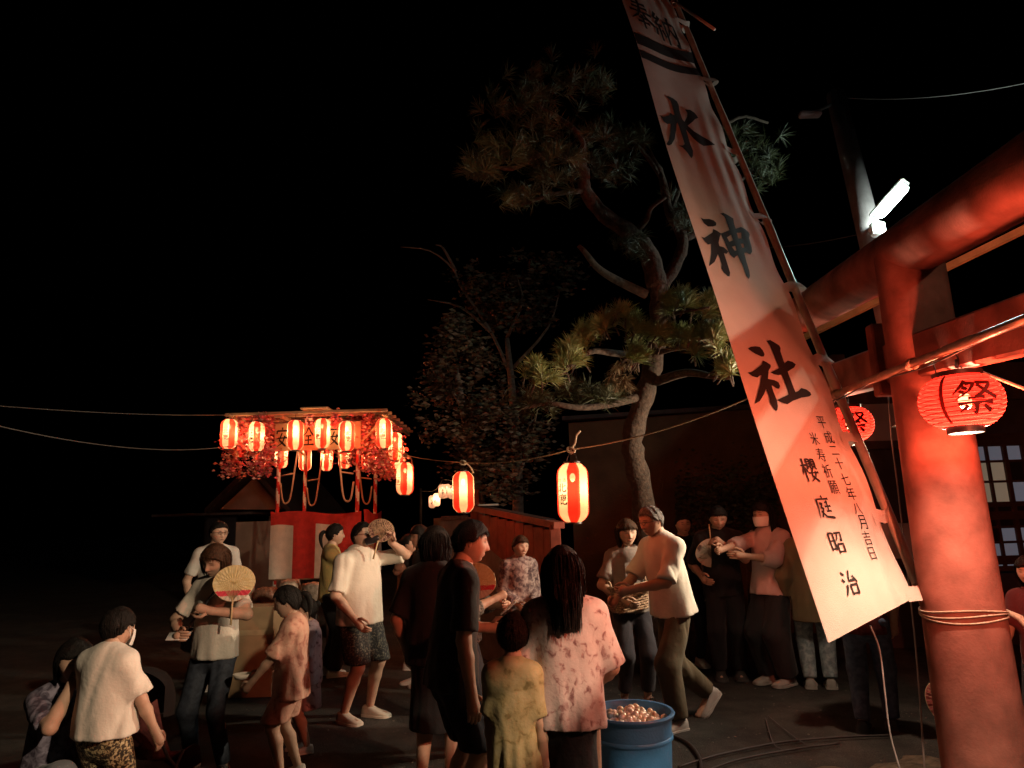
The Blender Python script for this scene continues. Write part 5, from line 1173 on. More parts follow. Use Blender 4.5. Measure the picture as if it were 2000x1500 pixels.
# phones, cups
def slab(name, label, cat, c, ax, size, m): return tag(MB().box(c, size, ax, ch=min(size) * .3).build(name, m, auto=40), label, cat)
ax0 = (Vector((1, 0, 0)), Vector((0, .8, .6)).normalized(), Vector((0, -.6, .8)).normalized())
slab('phone', 'thin pale phone in the hand of the woman with the round fan', 'phone', fanw['wr'] + fanw['dr'] * .075, ax0, (.145, .07, .008), mat('phone_white', (.6, .6, .58), .3))
slab('phone', 'thin phone held below the straw coloured fan', 'phone', fan2['wl'] + fan2['dl'] * .09 + Vector((0, -.02, -.02)), (Vector((.8, 0, .6)).normalized(), Vector((0, 1, 0)), Vector((-.6, 0, .8)).normalized()), (.14, .07, .008), mat('phone_grey', (.4, .38, .36), .3))
c = girl['wr'].lerp(girl['wl'], .5) + girl['f'] * .10
cup = empty('paper_cup', c, 'small paper tray held by the girl in pink', 'cup'); MB().lathe([(.0, -.012), (.045, -.012), (.06, .018), (.057, .018), (.043, -.009)], c, 20).build('tray', mat('paper_white', (.62, .56, .48), .8), cup)
# handbag, plastic bag
hb0 = at(372, 1250, 5.0); hbg = empty('handbag', hb0, 'dark shiny handbag on the hip of the woman with the fan', 'bag')
axb = (Vector((.75, -.65, 0)).normalized(), Vector((.65, .75, 0)).normalized(), Vector((0, 0, 1)))
MB().box(hb0, (.20, .07, .17), axb, ch=.02).build('bag_body', mat('patent_leather', (.03, .028, .028), .22, .3, 6, .2), hbg, auto=40)
sh = fanw['up'](.085, -.02, .845); bk_ = hb0 + Vector((.06, 0, .085))
MB().tube(spline([bk_, fanw['up'](-.10, .085, .60), fanw['up'](.0, .10, .72), fanw['up'](.07, .075, .82), sh + Vector((0, 0, .012)), fanw['up'](.04, -.085, .75), fanw['up'](-.1, -.07, .56), hb0 + Vector((-.06, .05, .085))], 5), .0085, 6).build('strap', mat('patent_leather', 0), hbg)
pb = at(707, 1268, 5.95); pbg = empty('plastic_bag', pb, 'crumpled clear plastic bag hanging from the hand of the man in white', 'bag')
b = MB(); V = []; n_ = 22
for j, (rr, zz) in enumerate([(.02, .20), (.05, .14), (.09, .08), (.11, .0), (.10, -.06), (.06, -.10), (.01, -.11)]):
    for k in range(n_): t = 2 * math.pi * k / n_; q = rr * (1 + .16 * math.sin(k * 2.6 + j) + .1 * math.sin(k * 5.3 + 2 * j)); V.append(pb + Vector((q * math.cos(t), q * .7 * math.sin(t), zz + .012 * math.sin(k * 1.9 + j))))
b.add(V, [(j * n_ + k, j * n_ + (k + 1) % n_, (j + 1) * n_ + (k + 1) % n_, (j + 1) * n_ + k) for j in range(6) for k in range(n_)])
PLA = paper_mat('clear_plastic', (.30, .29, .27), .55, (.9, .9, .9)); b.build('film', PLA, pbg)
b = MB()
for s in (-.02, .02): b.tube(spline([pb + Vector((s, 0, .19)), pb + Vector((s * 1.5, 0, .26)), polo['wr'] + polo['dr'] * .07]), .004, 6)
b.build('handles', PLA, pbg)
# woven basket between the pair
bc = at(1227, 1166, 5.98); bas = empty('basket', bc - Vector((0, 0, .10)), 'woven straw basket passed between the older man and the smiling woman', 'basket')
STRAW = ramp_mat('wicker', [(.35, (.16, .085, .05)), (.6, (.50, .33, .21))], kind='noise', scale=70, bump=.5)
ax_b = (Vector((.95, .30, .12)).normalized(), Vector((-.30, .95, 0)).normalized(), Vector((-.1, .0, 1)).normalized())
b = MB(); rows = 11
for j in range(rows):
    zz = -.10 + .20 * j / (rows - 1); k_ = .82 + .18 * j / (rows - 1); pts = []
    for i in range(49):
        t = 2 * math.pi * i / 48; ex = abs(math.cos(t)) ** .45 * np.sign(math.cos(t)) * .17 * k_; ey = abs(math.sin(t)) ** .45 * np.sign(math.sin(t)) * .12 * k_; wv = .005 * math.sin(i * math.pi / 1 + j * math.pi)
        pts.append(bc + ax_b[0] * (ex * (1 + wv * 4)) + ax_b[1] * (ey * (1 + wv * 4)) + ax_b[2] * (zz + .004 * math.sin(i * 1.57 + j * 3.1)))
    b.tube(pts, .0125, 6, cap=False)
b.build('weave', STRAW, bas)
b = MB(); b.box(bc - ax_b[2] * .10, (.27, .19, .012), ax_b).build('base', STRAW, bas)
b = MB()
for s in (-1, 1):
    q = bc + ax_b[2] * .10 + ax_b[0] * .17 * s; b.tube(spline([q - ax_b[1] * .05, q - ax_b[1] * .03 + ax_b[2] * .05, q + ax_b[1] * .03 + ax_b[2] * .05, q + ax_b[1] * .05]), .011, 6)
b.tube([bc + ax_b[2] * .105 + ax_b[0] * (abs(math.cos(t)) ** .45 * np.sign(math.cos(t)) * .175) + ax_b[1] * (abs(math.sin(t)) ** .45 * np.sign(math.sin(t)) * .125) for t in np.linspace(0, 6.283, 49)], .016, 7, cap=False)
b.build('rim', STRAW, bas)
# print on the smiling woman's tee: pale square with a dark figure
for a_, w_, h_, m_, nm, lf in ((-.005, .13, .155, mat('tee_print', (.42, .38, .36), .9, .25, 40), 'tee_print', .0), (.0, .045, .06, mat('tee_print_dark', (.08, .07, .07), .9), 'tee_print_mark', .004)):
    V = []; q = bsk
    for j in range(7):
        for i in range(7):
            aa = a_ + (i / 6 - .5) * w_ / q['H']; cc = .715 + (j / 6 - .5) * h_ / q['H']; dep = .088 - .62 * max(0, abs(aa) - .012) ** 1.55
            V.append(q['up'](aa, dep + (.014 + lf) / q['H'], cc))
    MB().add(V, [(j * 7 + i, j * 7 + i + 1, (j + 1) * 7 + i + 1, (j + 1) * 7 + i) for j in range(6) for i in range(6)]).build(nm, m_, q['root'])
# stool under the seated person
s0 = sit1['base']; st = empty('stool', (s0.x, s0.y, 0), 'low dark folding stool under the seated person at left', 'stool')
MB().box((s0.x - .02, s0.y + .02, .25), (.34, .30, .03), ch=.01).build('seat', mat('stool_canvas', (.05, .06, .07), .9), st)
for sx_ in (-1, 1):
    for sy_ in (-1, 1): MB().tube([(s0.x + sx_ * .15, s0.y + sy_ * .12, .24), (s0.x + sx_ * .17, s0.y - sy_ * .13, 0)], .011, 8).build('leg', mat('stool_steel', (.3, .3, .3), .4, metal=.8), st)
# ================================================================== trees
def limb(b, uvd, r0, r1, per=4, seg=10):
    P = spline([at(*q) for q in uvd], per); n = len(P); b.tube(P, [r0 + (r1 - r0) * i / (n - 1) + .006 * math.sin(i * 2.3) * (r0 > .05) for i in range(n)], seg); return P
BARK = mat('pine_bark', (.050, .032, .022), .95, .45, 22, .9, 30)
pine = empty('pine_tree', (at(1262, 1120, 7.3).x, at(1262, 1120, 7.3).y, 0), 'tall crooked pine with bright green lower tufts behind the crowd', 'tree')
pb_ = pine.location
b = MB()
tr = [pb_ + Vector((0, 0, -.05)), at(1258, 1000, 7.25), at(1240, 900, 7.2), at(1236, 850, 7.15), at(1262, 760, 7.1), at(1280, 690, 7.0), at(1286, 610, 7.0), at(1282, 545, 7.0)]
P = spline(tr, 5); n = len(P); b.tube(P, [.13 - .05 * i / (n - 1) + .012 * math.sin(i * 1.7) for i in range(n)], 16); b.build('trunk', BARK, pine)
LIMBS = [([(1284, 560, 7.0), (1268, 500, 7.0), (1235, 458, 6.95), (1180, 420, 6.85), (1143, 372, 6.7), (1141, 335, 6.6), (1118, 312, 6.5)], .11, .04),
         ([(1284, 570, 7.0), (1318, 520, 7.05), (1334, 468, 7.1), (1308, 415, 7.2), (1292, 345, 7.2), (1268, 300, 7.2)], .075, .03),
         ([(1334, 468, 7.1), (1375, 445, 7.2), (1420, 380, 7.3), (1470, 330, 7.4)], .04, .02),
         ([(1240, 455, 6.95), (1262, 430, 6.9), (1272, 405, 6.8), (1300, 385, 6.75)], .035, .018),
         ([(1262, 575, 7.0), (1200, 545, 6.9), (1166, 522, 6.8), (1142, 492, 6.7), (1130, 480, 6.7)], .05, .02),
         ([(1250, 775, 7.1), (1190, 790, 6.8), (1130, 796, 6.6), (1070, 788, 6.5), (1010, 800, 6.5)], .045, .014),
         ([(1275, 700, 7.0), (1200, 690, 6.5), (1150, 688, 6.2), (1090, 733, 6.0), (1045, 728, 5.9)], .04, .012),
         ([(1282, 745, 7.0), (1340, 728, 6.5), (1390, 735, 6.1), (1430, 738, 5.9)], .05, .018),
         ([(1282, 690, 7.0), (1320, 680, 6.4), (1370, 675, 6.0), (1405, 660, 5.8)], .03, .012),
         ([(1285, 640, 7.0), (1300, 620, 6.4), (1330, 610, 6.0), (1385, 600, 5.8)], .028, .010),
         ([(1280, 660, 7.0), (1240, 640, 6.4), (1200, 630, 6.1)], .028, .010),
         ([(1120, 312, 6.5), (1060, 300, 6.4), (1000, 330, 6.4), (950, 320, 6.4)], .035, .012), ([(1143, 372, 6.7), (1080, 380, 6.5), (1020, 400, 6.4)], .03, .01), ([(1141, 335, 6.6), (1130, 260, 6.5), (1040, 200, 6.5), (1010, 170, 6.5)], .03, .01), ([(1292, 345, 7.2), (1240, 280, 7.1), (1180, 260, 7.0)], .025, .01),
         ([(1308, 415, 7.2), (1360, 300, 7.3), (1440, 230, 7.4), (1500, 240, 7.5)], .03, .012)]
for q, r0, r1 in LIMBS:
    b = MB(); limb(b, q, r0, r1); b.build('limb', BARK, pine)
NEED = [mat('pine_needle', (.085, .12, .032), .5, .3, 6), mat('pine_needle_lit', (.19, .23, .08), .5, .3, 6), mat('pine_needle_dry', (.16, .10, .045), .7, .3, 6), mat('pine_needle_shaded', (.036, .042, .012), .6, .3, 6)]  # second and last colours carry lamp light on tufts, shade in upper crown
def tuft(b, c, d, ln, n, m):
    d = Vector(d).normalized(); x, y = perp(d)
    for k in range(n):
        t = random.uniform(0, 6.283); sp = random.uniform(.08, 1.25) ** .9
        dd = (d * math.cos(sp) + (x * math.cos(t) + y * math.sin(t)) * math.sin(sp)).normalized(); L = ln * random.uniform(.7, 1.1); w_ = dd.cross(Vector((random.gauss(0, 1), random.gauss(0, 1), random.gauss(0, 1)))).normalized() * .0022
        s = c + d * random.uniform(-.06, .02); e = s + dd * L - Vector((0, 0, L * .12)); mdl = s.lerp(e, .55) + Vector((0, 0, L * .04))
        b.add([s - w_ * .8, s + w_ * .8, mdl + w_, mdl - w_, e], [(0, 1, 2, 3), (3, 2, 4)], m)
crown = MB(); twig = MB()
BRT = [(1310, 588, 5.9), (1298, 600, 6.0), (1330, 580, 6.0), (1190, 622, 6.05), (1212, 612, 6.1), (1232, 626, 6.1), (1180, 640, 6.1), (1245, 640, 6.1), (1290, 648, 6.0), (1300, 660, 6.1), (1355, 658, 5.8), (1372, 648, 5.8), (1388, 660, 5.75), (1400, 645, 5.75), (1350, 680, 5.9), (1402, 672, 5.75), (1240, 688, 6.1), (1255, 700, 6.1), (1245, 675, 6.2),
       (1135, 648, 6.1), (1120, 668, 6.1), (1105, 690, 6.1), (1145, 665, 6.15), (1125, 700, 6.05), (1160, 640, 6.2), (1098, 705, 6.1), (1048, 720, 5.9), (1036, 728, 5.95), (1060, 735, 5.9), (1412, 715, 5.8), (1425, 725, 5.8), (1418, 700, 5.8), (1370, 610, 5.9), (1350, 600, 6.0), (1385, 590, 6.1), (1275, 655, 6.2), (1325, 650, 6.1)]
for u, v, d in BRT:
    for _ in range(3):
        c = at(u + random.gauss(0, 7), v + random.gauss(0, 6), d + random.gauss(0, .12)); dr = Vector((random.gauss(0, .5), random.gauss(-.35, .4), random.uniform(.2, 1)))
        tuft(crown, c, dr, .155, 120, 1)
        twig.tube([c - dr.normalized() * .02, c - dr.normalized() * .12 + Vector((0, .06, -.02))], [.006, .008], 5)
for _ in range(14): tuft(crown, at(1215 + random.gauss(0, 14), 740 + random.gauss(0, 16), 6.5), (random.gauss(0, .4), 0, -1), .12, 40, 2)
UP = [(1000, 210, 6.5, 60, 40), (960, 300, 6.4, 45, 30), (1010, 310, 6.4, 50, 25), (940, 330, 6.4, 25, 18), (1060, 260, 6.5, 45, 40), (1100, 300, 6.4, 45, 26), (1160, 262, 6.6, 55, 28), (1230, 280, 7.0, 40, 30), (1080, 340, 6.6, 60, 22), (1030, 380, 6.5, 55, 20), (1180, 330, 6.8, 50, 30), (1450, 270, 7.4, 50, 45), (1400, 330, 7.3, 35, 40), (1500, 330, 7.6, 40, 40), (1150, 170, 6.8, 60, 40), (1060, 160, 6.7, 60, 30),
      (1120, 760, 6.7, 55, 22), (1040, 790, 6.7, 45, 20), (1180, 770, 6.9, 40, 18), (1230, 480, 6.9, 30, 20), (1330, 420, 7.1, 25, 30)]
for u, v, d, su, sv in UP:
    for _ in range(19):
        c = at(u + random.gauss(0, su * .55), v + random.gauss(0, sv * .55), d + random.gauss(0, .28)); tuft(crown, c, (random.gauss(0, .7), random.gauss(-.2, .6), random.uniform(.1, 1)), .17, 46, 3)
cr = crown.build('crown', NEED, pine, smooth=False); cr['kind'] = 'stuff'
tw = twig.build('twigs', BARK, pine); tw['kind'] = 'stuff'
# dark broadleaf trees beyond it
LEAFM = [mat('leaf_dark', (.030, .026, .011), .7, .4, 3), mat('leaf_rust', (.052, .026, .012), .7, .4, 3)]
def leafy(label, base_uvd, blobs, nleaf, size, trunk, limbs_, mix=.5):
    p0 = at(*base_uvd); o = empty('broadleaf_tree', (p0.x, p0.y, 0), label, 'tree', 'dark trees beside the street'); b = MB()
    P = spline([Vector((p0.x, p0.y, 0))] + [at(*q) for q in trunk], 4); n = len(P); b.tube(P, [.11 - .07 * i / (n - 1) for i in range(n)], 10); b.build('trunk', mat('dark_bark', (.12, .085, .065), .95, .4, 20, .7, 30), o)
    for q in limbs_:
        b = MB(); limb(b, q, .03, .008, 3, 7); b.build('limb', mat('dark_bark', 0), o)
    b = MB()
    for u, v, d, su, sv in blobs:
        cl_ = [at(u + random.gauss(0, su * .6), v + random.gauss(0, sv * .6), d + random.gauss(0, .35)) for _ in range(14)]
        for _ in range(nleaf):
            c = random.choice(cl_) + Vector((random.gauss(0, .09), random.gauss(0, .09), random.gauss(0, .07))); a = Vector((random.gauss(0, 1), random.gauss(0, 1), random.gauss(.5, .8))).normalized(); x, y = perp(a); s = size * random.uniform(.6, 1.2)
            b.add([c - x * s, c - y * s * .42, c + x * s, c + y * s * .42 + a * s * .15], [(0, 1, 2, 3)], int(random.random() < mix))
    lf = b.build('crown', LEAFM, o, smooth=False); lf['kind'] = 'stuff'
leafy('dark bushy rust leaved tree left of the pine, above the red fence', (930, 1120, 9.6), [(880, 760, 9.5, 45, 40), (900, 840, 9.4, 50, 40), (870, 700, 9.6, 30, 30), (930, 690, 9.6, 40, 40), (950, 780, 9.4, 45, 40), (920, 900, 9.4, 40, 30), (985, 850, 9.3, 40, 40), (1000, 930, 9.3, 35, 40), (1030, 860, 9.2, 35, 40), (890, 640, 9.7, 22, 22)], 700, .052,
      [(935, 1000, 9.6), (925, 900, 9.6), (905, 800, 9.6), (890, 720, 9.6)], [[(925, 880, 9.6), (960, 820, 9.5), (990, 760, 9.4)], [(905, 800, 9.6), (870, 740, 9.5), (850, 700, 9.5)], [(930, 940, 9.6), (1000, 880, 9.4), (1040, 820, 9.3)], [(1010, 940, 9.3), (1035, 860, 9.3), (1050, 800, 9.2)]], .75)
leafy('faint bare limbed tree high behind, left of the pine', (1010, 1100, 11), [(990, 560, 11, 60, 40), (930, 560, 11, 45, 35), (1060, 520, 11, 45, 40), (1040, 600, 11, 50, 30), (960, 620, 11, 40, 30)], 420, .06,
      [(1010, 900, 11), (1000, 760, 11), (990, 660, 11)], [[(1000, 740, 11), (960, 650, 11), (900, 560, 11), (885, 525, 11), (840, 490, 11), (782, 482, 11)], [(890, 530, 11), (866, 485, 11), (850, 478, 11)], [(990, 660, 11), (1020, 590, 11), (1010, 540, 11)], [(1000, 720, 11), (1070, 640, 11), (1095, 560, 11)], [(960, 650, 11), (900, 600, 11), (835, 585, 11)]], .4)
# hedge at the foot of the plaster wall
hp = at(1400, 1120, 9.3); hg = empty('hedge_bush', (hp.x, hp.y, 0), 'dim green bushes below the brown plaster wall', 'bush'); b = MB()
for k in range(2600):
    c = at(random.uniform(1320, 1520), random.gauss(985, 36), 9.2 + random.gauss(0, .25)); a = Vector((random.gauss(0, 1), random.gauss(-.4, 1), random.gauss(.4, .8))).normalized(); x, y = perp(a); s = random.uniform(.02, .045)
    b.add([c - x * s, c - y * s * .5, c + x * s, c + y * s * .5], [(0, 1, 2, 3)])
lf = b.build('foliage', mat('hedge_leaf', (.035, .05, .025), .6, .4, 4), hg, smooth=False); lf['kind'] = 'stuff'
b = MB()
for k in range(7): q = at(1340 + 26 * k, 1010, 9.3); b.tube([(q.x, q.y, 0), (q.x + .04, q.y, .9), (q.x - .05, q.y, 1.6)], [.02, .014, .006], 6)
b.build('stems', mat('dark_bark', 0), hg)

# ================================================================== walls, fence, houses
pw = at(1300, 930, 10.4); qw = at(1560, 930, 9.6)
wl = empty('plaster_wall', (pw.x, pw.y, 0), 'dim brown plaster wall behind the pine and the people at right', 'wall')
MB().bar((pw.x - 1.4, pw.y + .3, 1.55), (qw.x + .2, qw.y, 1.55), .18, 3.1).build('wall_face', mat('ochre_plaster', (.11, .07, .036), .95, .25, 3, .4, 40), wl, smooth=False)
MB().bar((pw.x - 1.5, pw.y + .25, 3.17), (qw.x + .3, qw.y - .05, 3.13), .22, .06).build('coping', mat('dark_tile', (.05, .045, .045), .8), wl, smooth=False)
fp, fq = at(928, 992, 9.4), at(1083, 1024, 7.6)
FEN = mat('red_fence_paint', (.26, .055, .03), .75, .3, 6, .3, 30)
fe = empty('board_fence', (fp.x, fp.y, 0), 'red painted board fence with a dark top behind the crowd', 'fence'); fd_ = (fq - fp).normalized(); nb_ = 9
fd2 = Vector((fd_.x, fd_.y, 0)).normalized()
for k in range(nb_):
    a_ = fp.lerp(fq, k / nb_); c_ = fp.lerp(fq, (k + 1) / nb_); mid = (a_ + c_) / 2; wd_ = (c_ - a_).length - .012
    MB().box((mid.x, mid.y, mid.z / 2 - .02), (wd_, .03, mid.z - .10), (fd2, Vector((-fd2.y, fd2.x, 0)), Vector((0, 0, 1)))).build('board', FEN, fe, smooth=False)
MB().bar(fp - fd_ * .1 + Vector((0, 0, .0)), fq + fd_ * .1, .14, .07).build('top_rail', FEN, fe, smooth=False)
MB().bar(fp + Vector((-.03, .12, .045)), fq + Vector((-.03, .12, .045)), .12, .025).build('coping', mat('dark_tile', 0), fe, smooth=False)
for q, hh in ((fp, .25), (fq, .0)): MB().box((q.x, q.y - .02, (q.z + hh) / 2), (.12, .12, q.z + hh), ch=.01).build('post', FEN, fe, smooth=False)
q = fp.lerp(fq, .2); tag(MB().box(q + Vector((0, .08, .075)), (.28, .2, .025), ch=.008).build('plastic_tray', mat('tray_white', (.5, .55, .55), .4)), 'pale plastic tray lying on the dark top of the red fence', 'tray')
# sloping ramp wall before the fence
ra, rb = at(930, 1052, 8.6), at(1010, 1118, 7.4); rm_ = empty('ramp_wall', (ra.x, ra.y, 0), 'low sloping concrete ramp wall in front of the red fence', 'wall')
b = MB(); y_ = Vector((0, .12, 0)); vs = [Vector((ra.x, ra.y, 0)), Vector((rb.x, rb.y, 0)), Vector((rb.x, rb.y, rb.z)), Vector((ra.x, ra.y, ra.z))]; b.add(vs + [p + y_ for p in vs], [(0, 1, 2, 3), (7, 6, 5, 4), (3, 2, 6, 7), (1, 5, 6, 2), (0, 3, 7, 4)])
b.build('wall_face', mat('ramp_concrete', (.16, .12, .10), .9, .25, 5, .3), rm_, smooth=False)
# house at left: pale gable, dark roof, lit low wall
hx = at(445, 1000, 15.5); ho = empty('gabled_house', (hx.x, hx.y, 0), 'dim house with a pale gable end and dark roof left of the tower', 'house')
gl, gt, gr = at(430, 995, 15.3), at(500, 930, 15.3), at(560, 995, 15.3)
b = MB(); b.add([gl, gr, gt], [(0, 1, 2)]); b.box((gl.lerp(gr, .5).x, gl.y + .06, gl.z / 2 - .14), (gr.x - gl.x, .1, gl.z - .3)); b.build('wall', mat('pale_render', (.42, .33, .26), .9, .2, 3), ho, smooth=False)
ev0 = at(385, 1003, 14.9)
b = MB()
for s_, e_ in ((gt, gl), (gt, gr)):
    d_ = (e_ - s_); a_ = s_ + Vector((0, -.35, .12)); c_ = s_ + d_ * 1.25 + Vector((0, -.35, .06)); back_ = Vector((0, 5, 0)); th_ = Vector((0, 0, .14))
    b.add([a_, c_, c_ + back_, a_ + back_, a_ + th_, c_ + th_, c_ + back_ + th_, a_ + back_ + th_], [(0, 1, 2, 3), (7, 6, 5, 4), (0, 4, 5, 1), (1, 5, 6, 2), (3, 2, 6, 7)])
b.build('roof', mat('dark_tile', 0), ho, smooth=False)
MB().box((ev0.x + .1, ev0.y + .6, ev0.z - .02), (2.2, 1.2, .05)).build('porch_roof', mat('dark_tile', 0), ho, smooth=False)
w0 = at(430, 1040, 15.2); MB().box((w0.x, w0.y, w0.z), (.7, .08, .8)).build('window', mat('dark_glass', (.03, .03, .035), .2), ho, smooth=False)
# pale gatepost building far behind the strung lanterns
g0 = at(885, 1020, 12.5); go = empty('gate_house', (g0.x, g0.y, 0), 'faint pale gatepost wall under the far lanterns', 'wall')
MB().box((g0.x, g0.y + .4, .85), (.75, .5, 1.7)).build('wall_face', mat('gate_render', (.2, .15, .11), .9), go, smooth=False)
for k in range(3): MB().box((g0.x + .02, g0.y + .13, .7 + .5 * k), (.5, .04, .07)).build('rail', mat('dark_bark', 0), go, smooth=False)

# ================================================================== shrine hall right of the gate
SY = 8.2
sw = lambda u, v: atY(u, v, SY)
hall = empty('shrine_hall', (sw(1860, 1200).x, SY, 0), 'dark shrine hall with latticed glass doors behind the gate pillar', 'building')
WOODD = mat('aged_wood', (.055, .035, .028), .8, .3, 8, .3, 40)
x0, x1 = sw(1668, 900).x, sw(2160, 900).x
MB().box(((x0 + x1) / 2, SY + 2.4, 1.7), (x1 - x0, 4.2, 3.4)).build('core', mat('hall_inner', (.05, .045, .045), .9), hall, smooth=False)
zt1, zt0 = sw(1730, 775).z, sw(1730, 862).z
MB().box((sw(1735, 800).x, SY + .16, (zt1 + zt0) / 2), (sw(1800, 800).x - sw(1662, 800).x, .1, zt1 - zt0)).build('wall_panel', mat('hall_plaster', (.34, .34, .36), .9, .12, 4), hall, smooth=False)
z1_, z0_ = sw(1760, 1018).z, sw(1760, 1092).z
MB().box((sw(1760, 1050).x, SY + .16, (z1_ + z0_) / 2), (sw(1830, 1050).x - sw(1712, 1050).x, .1, z1_ - z0_)).build('wall_panel', mat('hall_white', (.50, .52, .54), .7, .1), hall, smooth=False)
for u in (1668, 1905, 2100):
    q = sw(u, 950); MB().box((q.x, SY + .05, 1.75), (.16, .16, 3.5), ch=.01).build('post', WOODD, hall, smooth=False)
for v in (768, 866, 1012, 1100):
    q = sw(1790, v); MB().box(((x0 + x1) / 2, SY + .09, q.z), (x1 - x0, .08, .10 if v != 768 else .2), ch=.006).build('beam', WOODD, hall, smooth=False)
# sliding glass doors
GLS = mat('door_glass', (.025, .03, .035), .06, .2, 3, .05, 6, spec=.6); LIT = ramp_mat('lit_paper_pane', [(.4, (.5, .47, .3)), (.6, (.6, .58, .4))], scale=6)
dz1, dz0 = sw(1950, 850).z, sw(1950, 1112).z
cols = [sw(u, 950).x for u in (1912, 1946, 1982, 2018, 2054)]
rows_ = [dz1, sw(1950, 868).z, sw(1950, 900).z, sw(1950, 940).z, sw(1950, 985).z, sw(1950, 1030).z, sw(1950, 1060).z, dz0]
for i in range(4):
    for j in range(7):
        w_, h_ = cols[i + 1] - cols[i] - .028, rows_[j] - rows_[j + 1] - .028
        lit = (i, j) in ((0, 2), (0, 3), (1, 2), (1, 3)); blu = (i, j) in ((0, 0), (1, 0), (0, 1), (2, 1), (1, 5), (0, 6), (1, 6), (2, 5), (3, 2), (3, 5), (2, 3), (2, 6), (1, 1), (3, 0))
        MB().box(((cols[i] + cols[i + 1]) / 2, SY + .10, (rows_[j] + rows_[j + 1]) / 2), (w_, .012, h_)).build('pane', emit_mat('pane_reflection_warm', (.56, .54, .38), .17) if lit else emit_mat('pane_reflection_blue', (.30, .38, .48), .18) if blu else GLS, hall, smooth=False)  # warm and blue emission stands in for windows reflected in the glass
for i in range(5): MB().box((cols[i], SY + .075, (dz0 + dz1) / 2), (.05 if i % 2 == 0 else .03, .045, dz1 - dz0), ch=.004).build('muntin', WOODD, hall, smooth=False)
for j in range(8): MB().box(((cols[0] + cols[-1]) / 2, SY + .08, rows_[j]), (cols[-1] - cols[0], .04, .028 if j not in (0, 4, 7) else .06), ch=.004).build('muntin', WOODD, hall, smooth=False)
# eave: pale fascia board seen under the beam, roof above
e0, e1 = at(1560, 664, 7.4), at(1715, 588, 6.6)
ed = (e1 - e0).normalized(); ed2 = Vector((ed.x, ed.y, 0)).normalized()
MB().bar(e0 - ed * .2, e1 + ed * 2.2, .05, .055).build('eave_board', mat('eave_pale', (.55, .48, .26), .8, .15, 8), hall, smooth=False)
b = MB(); a_, c_ = e0 - ed * .3 + Vector((0, 0, .05)), e1 + ed * 2.5 + Vector((0, 0, .05)); rise = Vector((1.4, 1.9, 1.1))
b.add([a_, c_, c_ + rise, a_ + rise], [(0, 1, 2, 3)]); b.add([p + Vector((0, 0, .08)) for p in (a_, c_, c_ + rise, a_ + rise)], [(3, 2, 1, 0)]); b.build('roof', mat('dark_tile', 0), hall, smooth=False)

# ================================================================== utility pole with fluorescent lamp
up0 = at(1632, 185, 8.6); up1 = at(1700, 465, 7.5); dn_ = (up1 - up0); base_ = up1 + dn_ * ((0 - up1.z) / dn_.z)
upo = empty('utility_pole', base_, 'leaning grey utility pole rising behind the gate beam', 'pole')
MB().tube([base_, up1, up0 + (up0 - up1) * .0], [.15, .125, .11], 16).build('shaft', mat('pole_concrete', (.26, .22, .22), .9, .2, 6, .3), upo)
a_ = at(1572, 222, 8.2); MB().tube([at(1632, 200, 8.55), at(1600, 215, 8.3), a_], [.02, .02, .03], 8).build('arm', mat('dark_post', 0), upo)
MB().box(a_ + Vector((.06, 0, -.01)), (.26, .1, .07), ch=.015).build('arm_fitting', mat('fitting_grey', (.2, .19, .2), .6), upo)
la_, lb2 = at(1715, 425, 7.2), at(1772, 362, 7.0)
lamp = empty('street_lamp', la_, 'bright white fluorescent tube lamp fixed to the utility pole', 'lamp')
ld = (lb2 - la_).normalized(); lx = Vector((0, 0, 1)).cross(ld).normalized(); lz = ld.cross(lx)
MB().box((la_ + lb2) / 2 + lz * .05, ((lb2 - la_).length + .06, .17, .04), (ld, lx, lz), ch=.012).build('reflector', mat('enamel_white', (.7, .74, .7), .4), lamp, auto=40)
MB().box((la_ + lb2) / 2, ((lb2 - la_).length * .98, .13, .05), (ld, lx, lz), ch=.02).build('tube_cover', emit_mat('fluorescent', (.80, 1.0, .90), 6.0), lamp, auto=40)
MB().tube([la_ - ld * .02, la_ - ld * .12 - Vector((0, 0, .04)), at(1702, 445, 7.4)], .022, 8).build('bracket', mat('enamel_white', 0), lamp)
MB().box(at(1714, 448, 7.25), (.14, .1, .16), ch=.02).build('ballast_box', mat('enamel_white', 0), lamp, auto=40)
light('street_lamp_tube', 'POINT', (la_ + lb2) / 2 - lz * .12 + Vector((0, -.06, -.05)), 130, (.78, 1.0, .92), .10, lamp)
tag(MB().tube(sag(at(1700, 452, 7.4), at(1460, 485, 9.5), .05, 12), .006, 5).build('overhead_wire', WIRE), 'thin service wire from the utility pole towards the pine', 'wire')
tag(MB().tube(sag(at(1640, 190, 8.6), at(2060, 150, 6.0), .1, 12), .005, 5).build('overhead_wire', WIRE), 'thin dark wire high above the gate beam', 'wire')

